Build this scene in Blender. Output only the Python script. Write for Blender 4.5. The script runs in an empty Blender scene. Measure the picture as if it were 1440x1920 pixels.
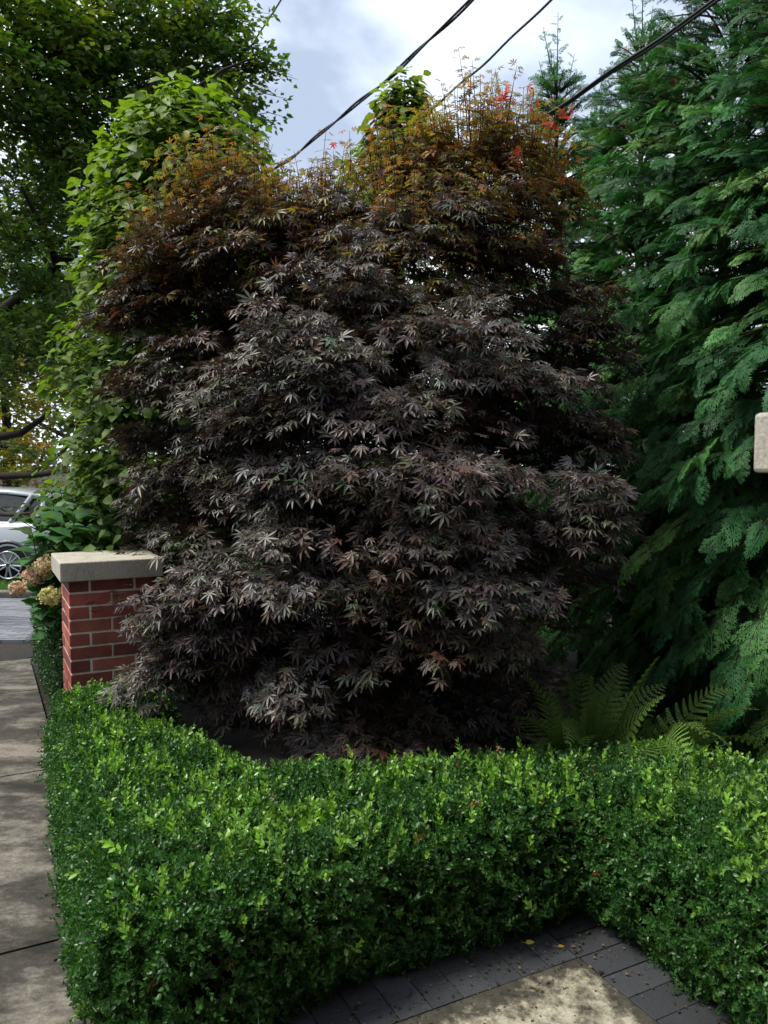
import bpy, math, random
import numpy as np
from mathutils import Vector

S = bpy.context.scene
COL = S.collection
R = np.random.default_rng(7)
random.seed(7)

# ------------------------------------------------------------------ camera
EYE, FPX, PITCH = 1.5, 1500.0, math.radians(3.5)
cam = bpy.data.cameras.new("camera")
cam_o = bpy.data.objects.new("camera", cam)
COL.objects.link(cam_o)
cam.sensor_fit = 'HORIZONTAL'
cam.sensor_width = 36.0
cam.lens = 36.0 * FPX / 1440.0
cam.clip_start = 0.05
cam.clip_end = 2000
cam_o.location = (0, 0, EYE)
cam_o.rotation_euler = (math.radians(90) - PITCH, 0, 0)
cam.dof.use_dof = True
cam.dof.focus_distance = 3.3
cam.dof.aperture_fstop = 11
S.camera = cam_o

# ------------------------------------------------------------------ sky, sun, exposure
SUN_EL, SUN_AZ = math.radians(61), math.radians(-98)      # azimuth measured from +Y towards +X
world = bpy.data.worlds.new("World")
S.world = world
world.use_nodes = True
nt = world.node_tree
nt.nodes.clear()
N = nt.nodes.new
L = nt.links.new
out = N('ShaderNodeOutputWorld')
bg = N('ShaderNodeBackground')
bg.inputs['Strength'].default_value = 0.066
sky = N('ShaderNodeTexSky')
sky.sky_type = 'NISHITA'
sky.sun_disc = False
sky.sun_elevation = SUN_EL
sky.sun_rotation = SUN_AZ
tc = N('ShaderNodeTexCoord')
mp = N('ShaderNodeMapping')
mp.inputs['Scale'].default_value = (1.0, 1.0, 1.9)
mp.inputs['Location'].default_value = (1.3, 0.4, 0.7)
n1 = N('ShaderNodeTexNoise')
n1.inputs['Scale'].default_value = 2.3
n1.inputs['Detail'].default_value = 6
n1.inputs['Roughness'].default_value = 0.52
n1.inputs['Distortion'].default_value = 0.25
cr = N('ShaderNodeValToRGB')
e = cr.color_ramp.elements
e[0].position = 0.38
e[0].color = (3.6, 4.3, 5.6, 1)
e[1].position = 0.63
e[1].color = (10.9, 11.2, 11.6, 1)
m_ = e.new(0.49)
m_.color = (6.6, 7.4, 8.7, 1)
mx = N('ShaderNodeMix')
mx.data_type = 'RGBA'
mx.inputs['Factor'].default_value = 0.93
L(tc.outputs['Generated'], mp.inputs['Vector'])
L(mp.outputs['Vector'], n1.inputs['Vector'])
L(n1.outputs['Fac'], cr.inputs['Fac'])
L(sky.outputs['Color'], mx.inputs['A'])
L(cr.outputs['Color'], mx.inputs['B'])
L(mx.outputs['Result'], bg.inputs['Color'])
L(bg.outputs['Background'], out.inputs['Surface'])

sun = bpy.data.lights.new("sun", 'SUN')
sun.energy = 2.2
sun.angle = math.radians(16)
sun.color = (1.0, 0.95, 0.86)
sun_o = bpy.data.objects.new("sun", sun)
COL.objects.link(sun_o)
sd = Vector((math.sin(SUN_AZ) * math.cos(SUN_EL), math.cos(SUN_AZ) * math.cos(SUN_EL), math.sin(SUN_EL)))
sun_o.rotation_euler = sd.to_track_quat('Z', 'Y').to_euler()
sun_o.location = sd * 30

S.view_settings.view_transform = 'Standard'
S.view_settings.look = 'None'
S.view_settings.gamma = 1.0
S.view_settings.exposure = 1.25
S.cycles.max_bounces = 6
S.cycles.diffuse_bounces = 3
S.cycles.glossy_bounces = 2
S.cycles.transmission_bounces = 4
S.cycles.transparent_max_bounces = 4
S.cycles.sample_clamp_indirect = 4.0

# ------------------------------------------------------------------ helpers
def V3(*a): return np.array(a, float)

def at(px, py, d):
    """world point seen at photo pixel (px, py) at optical depth d (used to survey the place)"""
    x = (px - 720) / FPX
    u = -(py - 960) / FPX
    return V3(x * d, (math.cos(PITCH) + u * math.sin(PITCH)) * d, EYE + (-math.sin(PITCH) + u * math.cos(PITCH)) * d)

def nrm(v):
    v = np.asarray(v, float)
    return v / np.maximum(np.linalg.norm(v, axis=-1, keepdims=True), 1e-9)

def gz(y):
    """height of the ground: level by the house, falling gently to the street"""
    return -0.66 * np.clip((np.asarray(y, float) - 6.0) / 7.0, 0, 1)

class Acc:
    """collects vertices, faces and a tint per vertex, then links them as one mesh object"""
    def __init__(s):
        s.v = []; s.q = []; s.t = []; s.c = []; s.n = 0
    def add(s, v, q=None, t=None, c=(1, 1, 1)):
        v = np.asarray(v, float).reshape(-1, 3)
        if q is not None and len(q): s.q.append(np.asarray(q, int).reshape(-1, 4) + s.n)
        if t is not None and len(t): s.t.append(np.asarray(t, int).reshape(-1, 3) + s.n)
        c = np.asarray(c, float)
        if c.ndim == 1: c = np.tile(c, (len(v), 1))
        s.v.append(v); s.c.append(c); s.n += len(v)
    def scatter(s, tpl, pos, fwd, nor, scale, col, tip=None):
        """copies of a leaf template: local +Y runs along fwd, +Z along nor"""
        tv, tq, tt = tpl
        m = len(pos)
        if m == 0: return
        y = nrm(fwd); z = nrm(nor - (nor * y).sum(1, keepdims=True) * y); x = np.cross(y, z)
        sc = np.broadcast_to(np.asarray(scale, float), (m,))[:, None, None]
        w = (x[:, None] * tv[None, :, 0:1] + y[:, None] * tv[None, :, 1:2] + z[:, None] * tv[None, :, 2:3]) * sc + pos[:, None]
        k = len(tv)
        off = (np.arange(m) * k)[:, None, None]
        q = (tq[None] + off).reshape(-1, 4) if len(tq) else None
        t = (tt[None] + off).reshape(-1, 3) if len(tt) else None
        col = np.asarray(col, float)
        if col.ndim == 1: col = np.tile(col, (m, 1))
        cc = np.repeat(col, k, 0)
        if tip is not None: cc = cc * np.tile(tip, (m, 1))
        s.add(w.reshape(-1, 3), q, t, cc)
    def tube(s, pts, rad, seg=5, c=(1, 1, 1), cap=True):
        pts = np.asarray(pts, float); k = len(pts)
        rad = np.broadcast_to(np.asarray(rad, float), (k,))
        d = nrm(np.gradient(pts, axis=0))
        ref = np.where(np.abs(d[:, 2:3]) > 0.9, V3(1, 0, 0), V3(0, 0, 1))
        a = nrm(np.cross(d, ref)); b = np.cross(d, a)
        th = np.linspace(0, 2 * math.pi, seg, endpoint=False)
        ring = a[:, None] * np.cos(th)[None, :, None] + b[:, None] * np.sin(th)[None, :, None]
        v = pts[:, None] + ring * rad[:, None, None]
        q = []
        for i in range(k - 1):
            for j in range(seg):
                j2 = (j + 1) % seg
                q.append((i * seg + j, i * seg + j2, (i + 1) * seg + j2, (i + 1) * seg + j))
        s.add(v.reshape(-1, 3), q, None, c)
    def box(s, lo, hi, c=(1, 1, 1), fr=None):
        x0, y0, z0 = lo; x1, y1, z1 = hi
        v = np.array([(x0, y0, z0), (x1, y0, z0), (x1, y1, z0), (x0, y1, z0), (x0, y0, z1), (x1, y0, z1), (x1, y1, z1), (x0, y1, z1)], float)
        if fr is not None: v = fr(v)
        s.add(v, [(0, 3, 2, 1), (4, 5, 6, 7), (0, 1, 5, 4), (1, 2, 6, 5), (2, 3, 7, 6), (3, 0, 4, 7)], None, c)
    def build(s, name, mat, parent=None, smooth=True, bevel=0):
        v = np.concatenate(s.v); c = np.concatenate(s.c)
        if parent is not None: v = v - BASE[parent.name if parent.name in BASE else parent.parent.name]
        me = bpy.data.meshes.new(name)
        q = np.concatenate(s.q) if s.q else np.zeros((0, 4), int)
        t = np.concatenate(s.t) if s.t else np.zeros((0, 3), int)
        me.vertices.add(len(v)); me.vertices.foreach_set('co', v.astype(np.float32).ravel())
        me.loops.add(q.size + t.size)
        me.loops.foreach_set('vertex_index', np.concatenate([q.ravel(), t.ravel()]).astype(np.int32))
        me.polygons.add(len(q) + len(t))
        ls = np.concatenate([np.arange(len(q)) * 4, q.size + np.arange(len(t)) * 3]).astype(np.int32)
        me.polygons.foreach_set('loop_start', ls)
        me.polygons.foreach_set('use_smooth', np.full(len(q) + len(t), smooth))
        a = me.attributes.new('tint', 'FLOAT_COLOR', 'POINT')
        a.data.foreach_set('color', np.concatenate([c, np.ones((len(c), 1))], 1).astype(np.float32).ravel())
        me.update(calc_edges=True)
        me.materials.append(mat)
        o = bpy.data.objects.new(name, me)
        COL.objects.link(o)
        if parent is not None: o.parent = parent
        if bevel:
            b = o.modifiers.new('edge', 'BEVEL'); b.width = bevel; b.segments = 2; b.limit_method = 'ANGLE'
        return o

def tag(o, label=None, cat=None, group=None, kind=None):
    if label: o['label'] = label
    if cat: o['category'] = cat
    if group: o['group'] = group
    if kind: o['kind'] = kind
    return o

BASE = {}
def thing(name, base, label, cat, group=None):
    o = bpy.data.objects.new(name, None)
    o.empty_display_size = 0.1
    o.location = tuple(float(x) for x in base)
    COL.objects.link(o)
    BASE[o.name] = np.array(base, float)
    return tag(o, label, cat, group)

def part_of_part(o, parent_part):
    """hang a mesh (built relative to the same base) one level deeper"""
    o.parent = parent_part
    return o

# ------------------------------------------------------------------ materials
def mat_new(name):
    m = bpy.data.materials.new(name); m.use_nodes = True
    t = m.node_tree; t.nodes.clear()
    o = t.nodes.new('ShaderNodeOutputMaterial')
    return m, t, t.nodes.new, t.links.new, o

def leaf_mat(name, rough=0.45, spec=0.5, trans=0.35, tgain=(1.5, 1.6, 0.7), sheen=0.0):
    m, t, n, l, o = mat_new(name)
    a = n('ShaderNodeAttribute'); a.attribute_name = 'tint'
    geo = n('ShaderNodeNewGeometry')
    noi = n('ShaderNodeTexNoise'); noi.inputs['Scale'].default_value = 35.0
    mr = n('ShaderNodeMapRange'); mr.inputs['From Min'].default_value = 0.3; mr.inputs['From Max'].default_value = 0.7
    mr.inputs['To Min'].default_value = 0.8; mr.inputs['To Max'].default_value = 1.2
    l(geo.outputs['Position'], noi.inputs['Vector']); l(noi.outputs['Fac'], mr.inputs['Value'])
    mul = n('ShaderNodeVectorMath'); mul.operation = 'SCALE'
    l(a.outputs['Color'], mul.inputs[0]); l(mr.outputs['Result'], mul.inputs['Scale'])
    p = n('ShaderNodeBsdfPrincipled')
    p.inputs['Roughness'].default_value = rough
    p.inputs['Specular IOR Level'].default_value = spec
    l(mul.outputs['Vector'], p.inputs['Base Color'])
    if sheen:
        p.inputs['Sheen Weight'].default_value = sheen
        p.inputs['Sheen Roughness'].default_value = 0.4
    tr = n('ShaderNodeBsdfTranslucent')
    g = n('ShaderNodeVectorMath'); g.operation = 'MULTIPLY'; g.inputs[1].default_value = tgain
    l(mul.outputs['Vector'], g.inputs[0]); l(g.outputs['Vector'], tr.inputs['Color'])
    ms = n('ShaderNodeMixShader'); ms.inputs['Fac'].default_value = trans
    l(p.outputs['BSDF'], ms.inputs[1]); l(tr.outputs['BSDF'], ms.inputs[2]); l(ms.outputs['Shader'], o.inputs['Surface'])
    return m

def plain(name, col, rough=0.6, metal=0.0, spec=0.5, noise=0.0, nscale=20.0, bump=0.0, coat=0.0):
    m, t, n, l, o = mat_new(name)
    p = n('ShaderNodeBsdfPrincipled')
    p.inputs['Roughness'].default_value = rough; p.inputs['Metallic'].default_value = metal
    p.inputs['Specular IOR Level'].default_value = spec
    p.inputs['Coat Weight'].default_value = coat
    p.inputs['Base Color'].default_value = (*col, 1)
    if noise or bump:
        geo = n('ShaderNodeNewGeometry')
        noi = n('ShaderNodeTexNoise'); noi.inputs['Scale'].default_value = nscale; noi.inputs['Detail'].default_value = 6
        l(geo.outputs['Position'], noi.inputs['Vector'])
        if noise:
            r = n('ShaderNodeValToRGB')
            r.color_ramp.elements[0].position = 0.3; r.color_ramp.elements[1].position = 0.7
            r.color_ramp.elements[0].color = (*[c * (1 - noise) for c in col], 1)
            r.color_ramp.elements[1].color = (*[min(1, c * (1 + noise)) for c in col], 1)
            l(noi.outputs['Fac'], r.inputs['Fac']); l(r.outputs['Color'], p.inputs['Base Color'])
        if bump:
            b = n('ShaderNodeBump'); b.inputs['Strength'].default_value = bump; b.inputs['Distance'].default_value = 0.01
            l(noi.outputs['Fac'], b.inputs['Height']); l(b.outputs['Normal'], p.inputs['Normal'])
    l(p.outputs['BSDF'], o.inputs['Surface'])
    return m

def tint_mat(name, rough=0.7, bump=0.3, nscale=60.0, spec=0.3, var=0.25, big=3.0):
    """matter whose own colour is the tint of each piece, broken up by fine and coarse stains"""
    m, t, n, l, o = mat_new(name)
    a = n('ShaderNodeAttribute'); a.attribute_name = 'tint'
    geo = n('ShaderNodeNewGeometry')
    f = n('ShaderNodeTexNoise'); f.inputs['Scale'].default_value = nscale; f.inputs['Detail'].default_value = 8; f.inputs['Roughness'].default_value = 0.7
    g = n('ShaderNodeTexNoise'); g.inputs['Scale'].default_value = big; g.inputs['Detail'].default_value = 5
    l(geo.outputs['Position'], f.inputs['Vector']); l(geo.outputs['Position'], g.inputs['Vector'])
    ad = n('ShaderNodeMath'); ad.operation = 'ADD'; l(f.outputs['Fac'], ad.inputs[0]); l(g.outputs['Fac'], ad.inputs[1])
    mr = n('ShaderNodeMapRange'); mr.inputs['From Min'].default_value = 0.65; mr.inputs['From Max'].default_value = 1.35
    mr.inputs['To Min'].default_value = 1 - var; mr.inputs['To Max'].default_value = 1 + var
    l(ad.outputs['Value'], mr.inputs['Value'])
    mul = n('ShaderNodeVectorMath'); mul.operation = 'SCALE'
    l(a.outputs['Color'], mul.inputs[0]); l(mr.outputs['Result'], mul.inputs['Scale'])
    p = n('ShaderNodeBsdfPrincipled'); p.inputs['Roughness'].default_value = rough; p.inputs['Specular IOR Level'].default_value = spec
    l(mul.outputs['Vector'], p.inputs['Base Color'])
    b = n('ShaderNodeBump'); b.inputs['Strength'].default_value = bump; b.inputs['Distance'].default_value = 0.006
    l(f.outputs['Fac'], b.inputs['Height']); l(b.outputs['Normal'], p.inputs['Normal'])
    l(p.outputs['BSDF'], o.inputs['Surface'])
    return m

def concrete_mat(name, light, mid, dark, scale=2.5, stretch=(1, 1, 1), rot=0.0, thr=(0.36, 0.5, 0.64), grit=90.0, rough=0.85, fine=0.42):
    m, t, n, l, o = mat_new(name)
    geo = n('ShaderNodeNewGeometry')
    mpn = n('ShaderNodeMapping'); mpn.inputs['Rotation'].default_value = (0, 0, rot); mpn.inputs['Scale'].default_value = stretch
    l(geo.outputs['Position'], mpn.inputs['Vector'])
    a = n('ShaderNodeTexNoise'); a.inputs['Scale'].default_value = scale; a.inputs['Detail'].default_value = 9; a.inputs['Roughness'].default_value = 0.62; a.inputs['Distortion'].default_value = 0.6
    l(mpn.outputs['Vector'], a.inputs['Vector'])
    a2 = n('ShaderNodeTexNoise'); a2.inputs['Scale'].default_value = scale * 6.5; a2.inputs['Detail'].default_value = 8; a2.inputs['Roughness'].default_value = 0.7
    l(mpn.outputs['Vector'], a2.inputs['Vector'])
    am = n('ShaderNodeMix'); am.inputs['Factor'].default_value = fine
    l(a.outputs['Fac'], am.inputs['A']); l(a2.outputs['Fac'], am.inputs['B'])
    r = n('ShaderNodeValToRGB')
    el = r.color_ramp.elements
    el[0].position = thr[0]; el[0].color = (*dark, 1)
    el[1].position = thr[2]; el[1].color = (*light, 1)
    k = el.new(thr[1]); k.color = (*mid, 1)
    l(am.outputs['Result'], r.inputs['Fac'])
    f = n('ShaderNodeTexNoise'); f.inputs['Scale'].default_value = grit; f.inputs['Detail'].default_value = 6; f.inputs['Roughness'].default_value = 0.75
    l(geo.outputs['Position'], f.inputs['Vector'])
    fr = n('ShaderNodeMapRange'); fr.inputs['From Min'].default_value = 0.32; fr.inputs['From Max'].default_value = 0.68
    fr.inputs['To Min'].default_value = 0.62; fr.inputs['To Max'].default_value = 1.3
    l(f.outputs['Fac'], fr.inputs['Value'])
    mul = n('ShaderNodeVectorMath'); mul.operation = 'SCALE'
    l(r.outputs['Color'], mul.inputs[0]); l(fr.outputs['Result'], mul.inputs['Scale'])
    p = n('ShaderNodeBsdfPrincipled'); p.inputs['Roughness'].default_value = rough; p.inputs['Specular IOR Level'].default_value = 0.3
    l(mul.outputs['Vector'], p.inputs['Base Color'])
    ad = n('ShaderNodeMath'); ad.operation = 'ADD'; l(f.outputs['Fac'], ad.inputs[0]); l(a.outputs['Fac'], ad.inputs[1])
    b = n('ShaderNodeBump'); b.inputs['Strength'].default_value = 0.5; b.inputs['Distance'].default_value = 0.006
    l(ad.outputs['Value'], b.inputs['Height']); l(b.outputs['Normal'], p.inputs['Normal'])
    l(p.outputs['BSDF'], o.inputs['Surface'])
    return m

M_soil = concrete_mat('soil', (0.032, 0.023, 0.016), (0.017, 0.013, 0.009), (0.008, 0.006, 0.004), 14.0)
M_walk = concrete_mat('walk_concrete', (0.185, 0.17, 0.138), (0.056, 0.050, 0.040), (0.019, 0.017, 0.013), 1.9, (1.0, 1.7, 1), math.radians(-10), (0.40, 0.49, 0.60), fine=.36)
M_slab = concrete_mat('slab_concrete', (0.36, 0.335, 0.25), (0.17, 0.155, 0.11), (0.022, 0.021, 0.017), 5.0, (1, 1, 1), 0.3, (0.40, 0.48, 0.57), 150.0)
M_paver = tint_mat('paver', 0.6, 0.5, 160.0, 0.45, 0.45, 3.5)
M_apron = tint_mat('apron_paver', 0.7, 0.4, 60.0, 0.35, 0.3, 1.5)
M_kerb = concrete_mat('kerb_concrete', (0.22, 0.2, 0.17), (0.14, 0.125, 0.105), (0.06, 0.055, 0.045), 3.0)
M_road = plain('asphalt', (0.05, 0.05, 0.052), 0.85, 0, 0.3, 0.3, 40, 0.3)
M_brick = tint_mat('brick', 0.82, 0.45, 120.0, 0.25, 0.38, 14.0)
M_lime = concrete_mat('limestone', (0.50, 0.47, 0.39), (0.40, 0.375, 0.31), (0.20, 0.185, 0.14), 5.0, (2.2, 2.2, 0.8), 0, (0.28, 0.47, 0.66), 140.0)
M_bark = tint_mat('bark', 0.9, 0.8, 50.0, 0.2, 0.4, 6.0)
M_maple = leaf_mat('maple_leaf', 0.43, 0.42, 0.14, (1.6, 1.2, 0.6))
M_bronze = leaf_mat('young_maple_leaf', 0.45, 0.4, 0.5, (1.7, 1.5, 0.6))
M_box = leaf_mat('boxwood_leaf', 0.36, 0.5, 0.25, (1.3, 1.5, 0.5))
M_thuja = leaf_mat('cypress_spray', 0.55, 0.22, 0.25, (1.2, 1.4, 0.7))
M_beech = leaf_mat('beech_leaf', 0.42, 0.4, 0.45, (1.7, 1.75, 0.5))
M_horn = leaf_mat('broad_leaf', 0.52, 0.28, 0.40, (1.6, 1.7, 0.5))
M_fern = leaf_mat('fern_leaf', 0.5, 0.3, 0.3, (1.3, 1.4, 0.6))
M_petal = leaf_mat('petal', 0.6, 0.2, 0.3, (1.1, 1.0, 0.9))
M_dark = plain('dark_core', (0.010, 0.012, 0.007), 0.95, 0, 0.1, 0.5, 30)  # near-black colour standing in for shade deep inside the hedges
M_cable = plain('cable_sheath', (0.012, 0.013, 0.015), 0.5, 0, 0.4)

# ------------------------------------------------------------------ leaf templates
def tpl(v, q=(), t=()):
    return np.array(v, float), np.array(q, int).reshape(-1, 4), np.array(t, int).reshape(-1, 3)

def tpl_oval(w=0.32, fold=0.10, droop=0.12, wave=0.0, tipw=0.62):
    """an oval leaf, unit long, folded on its midrib and drooping to the tip"""
    def row(y, hw):
        zc = -droop * y * y
        return [(-hw, y, zc + fold * hw / w + wave * math.sin(9 * y)), (0, y, zc), (hw, y, zc + fold * hw / w - wave * math.sin(9 * y))]
    v = [(0, 0, 0)] + row(0.28, w * 0.92) + row(0.64, w * tipw * 1.2) + [(0, 1, -droop)]
    return tpl(v, [(2, 3, 6, 5), (1, 2, 5, 4)], [(0, 3, 2), (0, 2, 1), (5, 6, 7), (4, 5, 7)])

def tpl_oval2(w=0.3, fold=0.1, droop=0.1):
    v = [(0, 0, 0), (w, 0.45, fold - droop * .2), (0, 1, -droop), (-w, 0.45, fold - droop * .2)]
    return tpl(v, [], [(0, 1, 2), (0, 2, 3)])

def tpl_maple(n=7, droop=0.35, spread=118, seed=0, wid=0.11):
    """a palmate leaf: long pointed lobes, each folded and drooping, unit radius"""
    r = np.random.default_rng(seed)
    V = []; Q = []; T = []
    V += [(0, -0.35, 0.05), (0.008, 0, 0), (-0.008, 0, 0)]; T.append((0, 1, 2))
    for i in range(n):
        f = i / (n - 1) * 2 - 1
        a = math.radians(spread * f + r.uniform(-6, 6))
        ln = (1.0 - 0.52 * abs(f) ** 1.6) * r.uniform(0.9, 1.08)
        if abs(f) > 0.99: ln *= 0.8
        dx, dy = math.sin(a), math.cos(a)
        nx, ny = dy, -dx
        w = wid * (0.65 + 0.5 * ln)
        dr = droop * r.uniform(0.6, 1.35)
        def pt(s, o, lift=0):
            return (dx * ln * s + nx * o, dy * ln * s + ny * o, -dr * (ln * s) ** 2 + lift)
        b = len(V)
        V += [(0, 0, 0), pt(0.52, w, 0.035), pt(0.50, 0, -0.02), pt(0.52, -w, 0.035), pt(1, 0)]
        Q += [(b, b + 1, b + 4, b + 2), (b, b + 2, b + 4, b + 3)]
    return tpl(V, Q, T)

MAPLE = [tpl_maple(7, .14, 122, 1, 0.094), tpl_maple(7, .26, 118, 2, 0.098), tpl_maple(5, .20, 98, 3, 0.115), tpl_maple(7, .38, 120, 4, 0.090), tpl_maple(5, .06, 104, 5, 0.111), tpl_maple(7, -.05, 125, 6, 0.094), tpl_maple(7, .55, 110, 7, 0.090), tpl_maple(5, .30, 92, 8, 0.115)]

def tpl_spray(seed=0, n=9, droop=0.25, dens=5):
    """a flat fan of scale foliage: axis, side branchlets and their own side twigs, unit long"""
    r = np.random.default_rng(seed)
    V = []; Q = []
    def strip(p, d, ln, w):
        p = np.array(p); d = np.array(d); nn = np.array((d[1], -d[0]))
        b = len(V)
        for s, o in ((0, w * 0.55), (0.6, w), (1.0, 0.0), (0.6, -w)):
            x, y = p + d * ln * s + nn * o
            V.append((x, y, -droop * y * y - 0.30 * x * x + (0.02 if o else 0)))
        Q.append((b, b + 1, b + 2, b + 3))
    strip((0, 0), (0, 1), 1.0, 0.017)
    for i in range(n):
        y = 0.08 + 0.86 * i / n
        for sg in (-1, 1):
            yy = y + (0.035 if sg > 0 else 0)
            ln = (0.44 * (1 - y) ** 0.8 * min(1, 0.5 + 2.2 * y) + 0.05) * r.uniform(0.75, 1.15)
            a = math.radians(r.uniform(36, 50)) * sg
            d = (math.sin(a), math.cos(a))
            strip((0, yy), d, ln, 0.021)
            k = max(1, int(dens * ln / 0.3))
            for j in range(k):
                s = 0.25 + 0.68 * j / k
                for s2 in (-1, 1):
                    a2 = a + s2 * math.radians(r.uniform(32, 48))
                    strip((d[0] * ln * s, yy + d[1] * ln * s), (math.sin(a2), math.cos(a2)), 0.095 * (1.1 - s) + 0.045, 0.017)
    return tpl(V, Q)

SPRAY = [tpl_spray(1, 6, .25, 2.6), tpl_spray(2, 6, .45, 2.6), tpl_spray(3, 5, .10, 3), tpl_spray(4, 6, .65, 2.6)]

def tpl_boxsprig(seed=0, pairs=6, leaf=0.018, ln=0.062):
    """a boxwood shoot: opposite pairs of small oval leaves up a thin stem, real size"""
    r = np.random.default_rng(seed)
    lv, lq, lt = tpl_oval(0.27, 0.09, 0.05, 0, 0.72)
    V = []; Q = []; T = []
    V += [(-0.0007, 0, 0), (0.0007, 0, 0), (0, ln, 0)]; T.append((0, 1, 2))
    for k in range(pairs + 1):
        y = ln * (0.12 + 0.9 * k / pairs)
        az = math.pi / 2 * (k % 2) + r.uniform(-.3, .3)
        up = 0.45 + 0.75 * k / pairs
        for h in (0, math.pi):
            a = az + h
            d = np.array((math.cos(a) * math.cos(up), math.sin(up), math.sin(a) * math.cos(up)))
            no = np.array((-math.cos(a) * math.sin(up), math.cos(up), -math.sin(a) * math.sin(up))) + r.normal(0, .15, 3)
            yy = nrm(d); zz = nrm(no - (no @ yy) * yy); xx = np.cross(yy, zz)
            s = leaf * r.uniform(.8, 1.15) * (1 if k < pairs - 1 else .75)
            b = len(V)
            for p in lv: V.append(tuple(np.array((0, y, 0)) + (xx * p[0] + yy * p[1] + zz * p[2]) * s))
            Q += [tuple(i + b for i in f) for f in lq]; T += [tuple(i + b for i in f) for f in lt]
    return tpl(V, Q, T)

BOXS = [tpl_boxsprig(i, 5 + i % 2) for i in range(5)]
BOXL = [tpl_boxsprig(20 + i, 6, 0.023, 0.085) for i in range(3)]
BOXY = [tpl_boxsprig(30 + i, 4, 0.022, 0.05) for i in range(5)]

# ------------------------------------------------------------------ plan of the garden: u along the front hedge, v towards the street
ANG = math.radians(27)
UB = np.array((math.cos(ANG), math.sin(ANG)))
VA = np.array((-math.sin(ANG), math.cos(ANG)))
ORG = np.array((0.65, 2.514))
def uv(u, v):
    return ORG + UB * u + VA * v
def fr_uv(p):
    p = np.asarray(p, float)
    xy = ORG + p[:, 0:1] * UB + p[:, 1:2] * VA
    return np.concatenate([xy, p[:, 2:3]], 1)
def uv_of(xy):
    d = np.asarray(xy)[..., :2] - ORG
    return d @ UB, d @ VA

# ------------------------------------------------------------------ SETTING
def sheet(name, x0, x1, ys, lift, mat, kind='structure', nx=2, tint=(1, 1, 1), fr=None):
    a = Acc()
    xs = np.linspace(x0, x1, nx)
    v = [(x, y, gz(y) + lift) for y in ys for x in xs]
    q = [(j * nx + i, j * nx + i + 1, (j + 1) * nx + i + 1, (j + 1) * nx + i) for j in range(len(ys) - 1) for i in range(nx - 1)]
    a.add(v, q, None, tint)
    return tag(a.build(name, mat, None, False), kind=kind)

YS = [-60, -10, 0, 2, 4, 6, 7, 8, 9, 10, 11, 12, 13, 16, 20, 40, 120, 600]
sheet('ground', -400, 400, YS, 0.0, M_soil, nx=21)

# concrete walk beside the hedge, in slabs with open joints
a = Acc()
vj = [-2.4, -0.87, 0.63, 2.13, 3.63, 4.55]
for i in range(len(vj) - 1):
    v0, v1 = vj[i] + 0.006, vj[i + 1] - 0.006
    m = 6
    g = np.linspace(v0, v1, m)
    c0 = [np.array((*uv(-3.1, v), 0)) for v in g]; c1 = [np.array((*uv(-1.40, v), 0)) for v in g]
    for k in range(m - 1):
        quad = [c0[k], c1[k], c1[k + 1], c0[k + 1]]
        top = np.array([(p[0], p[1], gz(p[1]) + 0.035) for p in quad]); bot = np.array([(p[0], p[1], gz(p[1]) - 0.03) for p in quad])
        f = [(0, 1, 2, 3), (4, 5, 1, 0), (5, 6, 2, 1), (7, 4, 0, 3)]
        if k == 0: f = [(0, 1, 2, 3), (4, 5, 1, 0), (5, 6, 2, 1), (7, 4, 0, 3)]
        if k == m - 2: f = [(0, 1, 2, 3), (5, 6, 2, 1), (7, 4, 0, 3), (6, 7, 3, 2)]
        if 0 < k < m - 2: f = [(0, 1, 2, 3), (5, 6, 2, 1), (7, 4, 0, 3)]
        a.add(np.concatenate([top, bot]), f)
tag(a.build('concrete_walk', M_walk, None, False), kind='structure')

# grey block apron beyond the walk, laid herringbone
a = Acc()
bw, bl = 0.10, 0.20
for j in range(50):
    y0 = 7.02 + j * 0.1
    for i in range(44):
        x0 = -9.0 + i * 0.2 + (0.1 if j % 2 else 0)
        if y0 > 11.85: continue
        g = 0.004
        sh = 0.15 + R.uniform(-0.04, 0.05)
        c = (sh * .93, sh * 0.97, sh * 1.06)
        q = [(x0 + g, y0 + g), (x0 + .2 - g, y0 + g), (x0 + .2 - g, y0 + .1 - g), (x0 + g, y0 + .1 - g)]
        dz = R.uniform(-.002, .002)
        top = [(x, y, gz(y) + 0.03 + dz) for x, y in q]; bot = [(x, y, gz(y) + 0.0) for x, y in q]
        a.add(top + bot, [(0, 1, 2, 3), (4, 5, 1, 0), (5, 6, 2, 1), (6, 7, 3, 2), (7, 4, 0, 3)], None, c)
tag(a.build('driveway_paving', M_apron, None, False), kind='structure')

a = Acc()
for x0 in np.arange(-30, 14, 2.0):
    a.box((x0 + .004, 12.0, gz(12.0) - .1), (x0 + 1.996, 12.16, gz(12.0) + 0.13))
tag(a.build('kerb', M_kerb, None, False, 0.02), kind='structure')
sheet('road', -200, 200, [13.6, 16, 22.0], 0.006, M_road)

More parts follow.
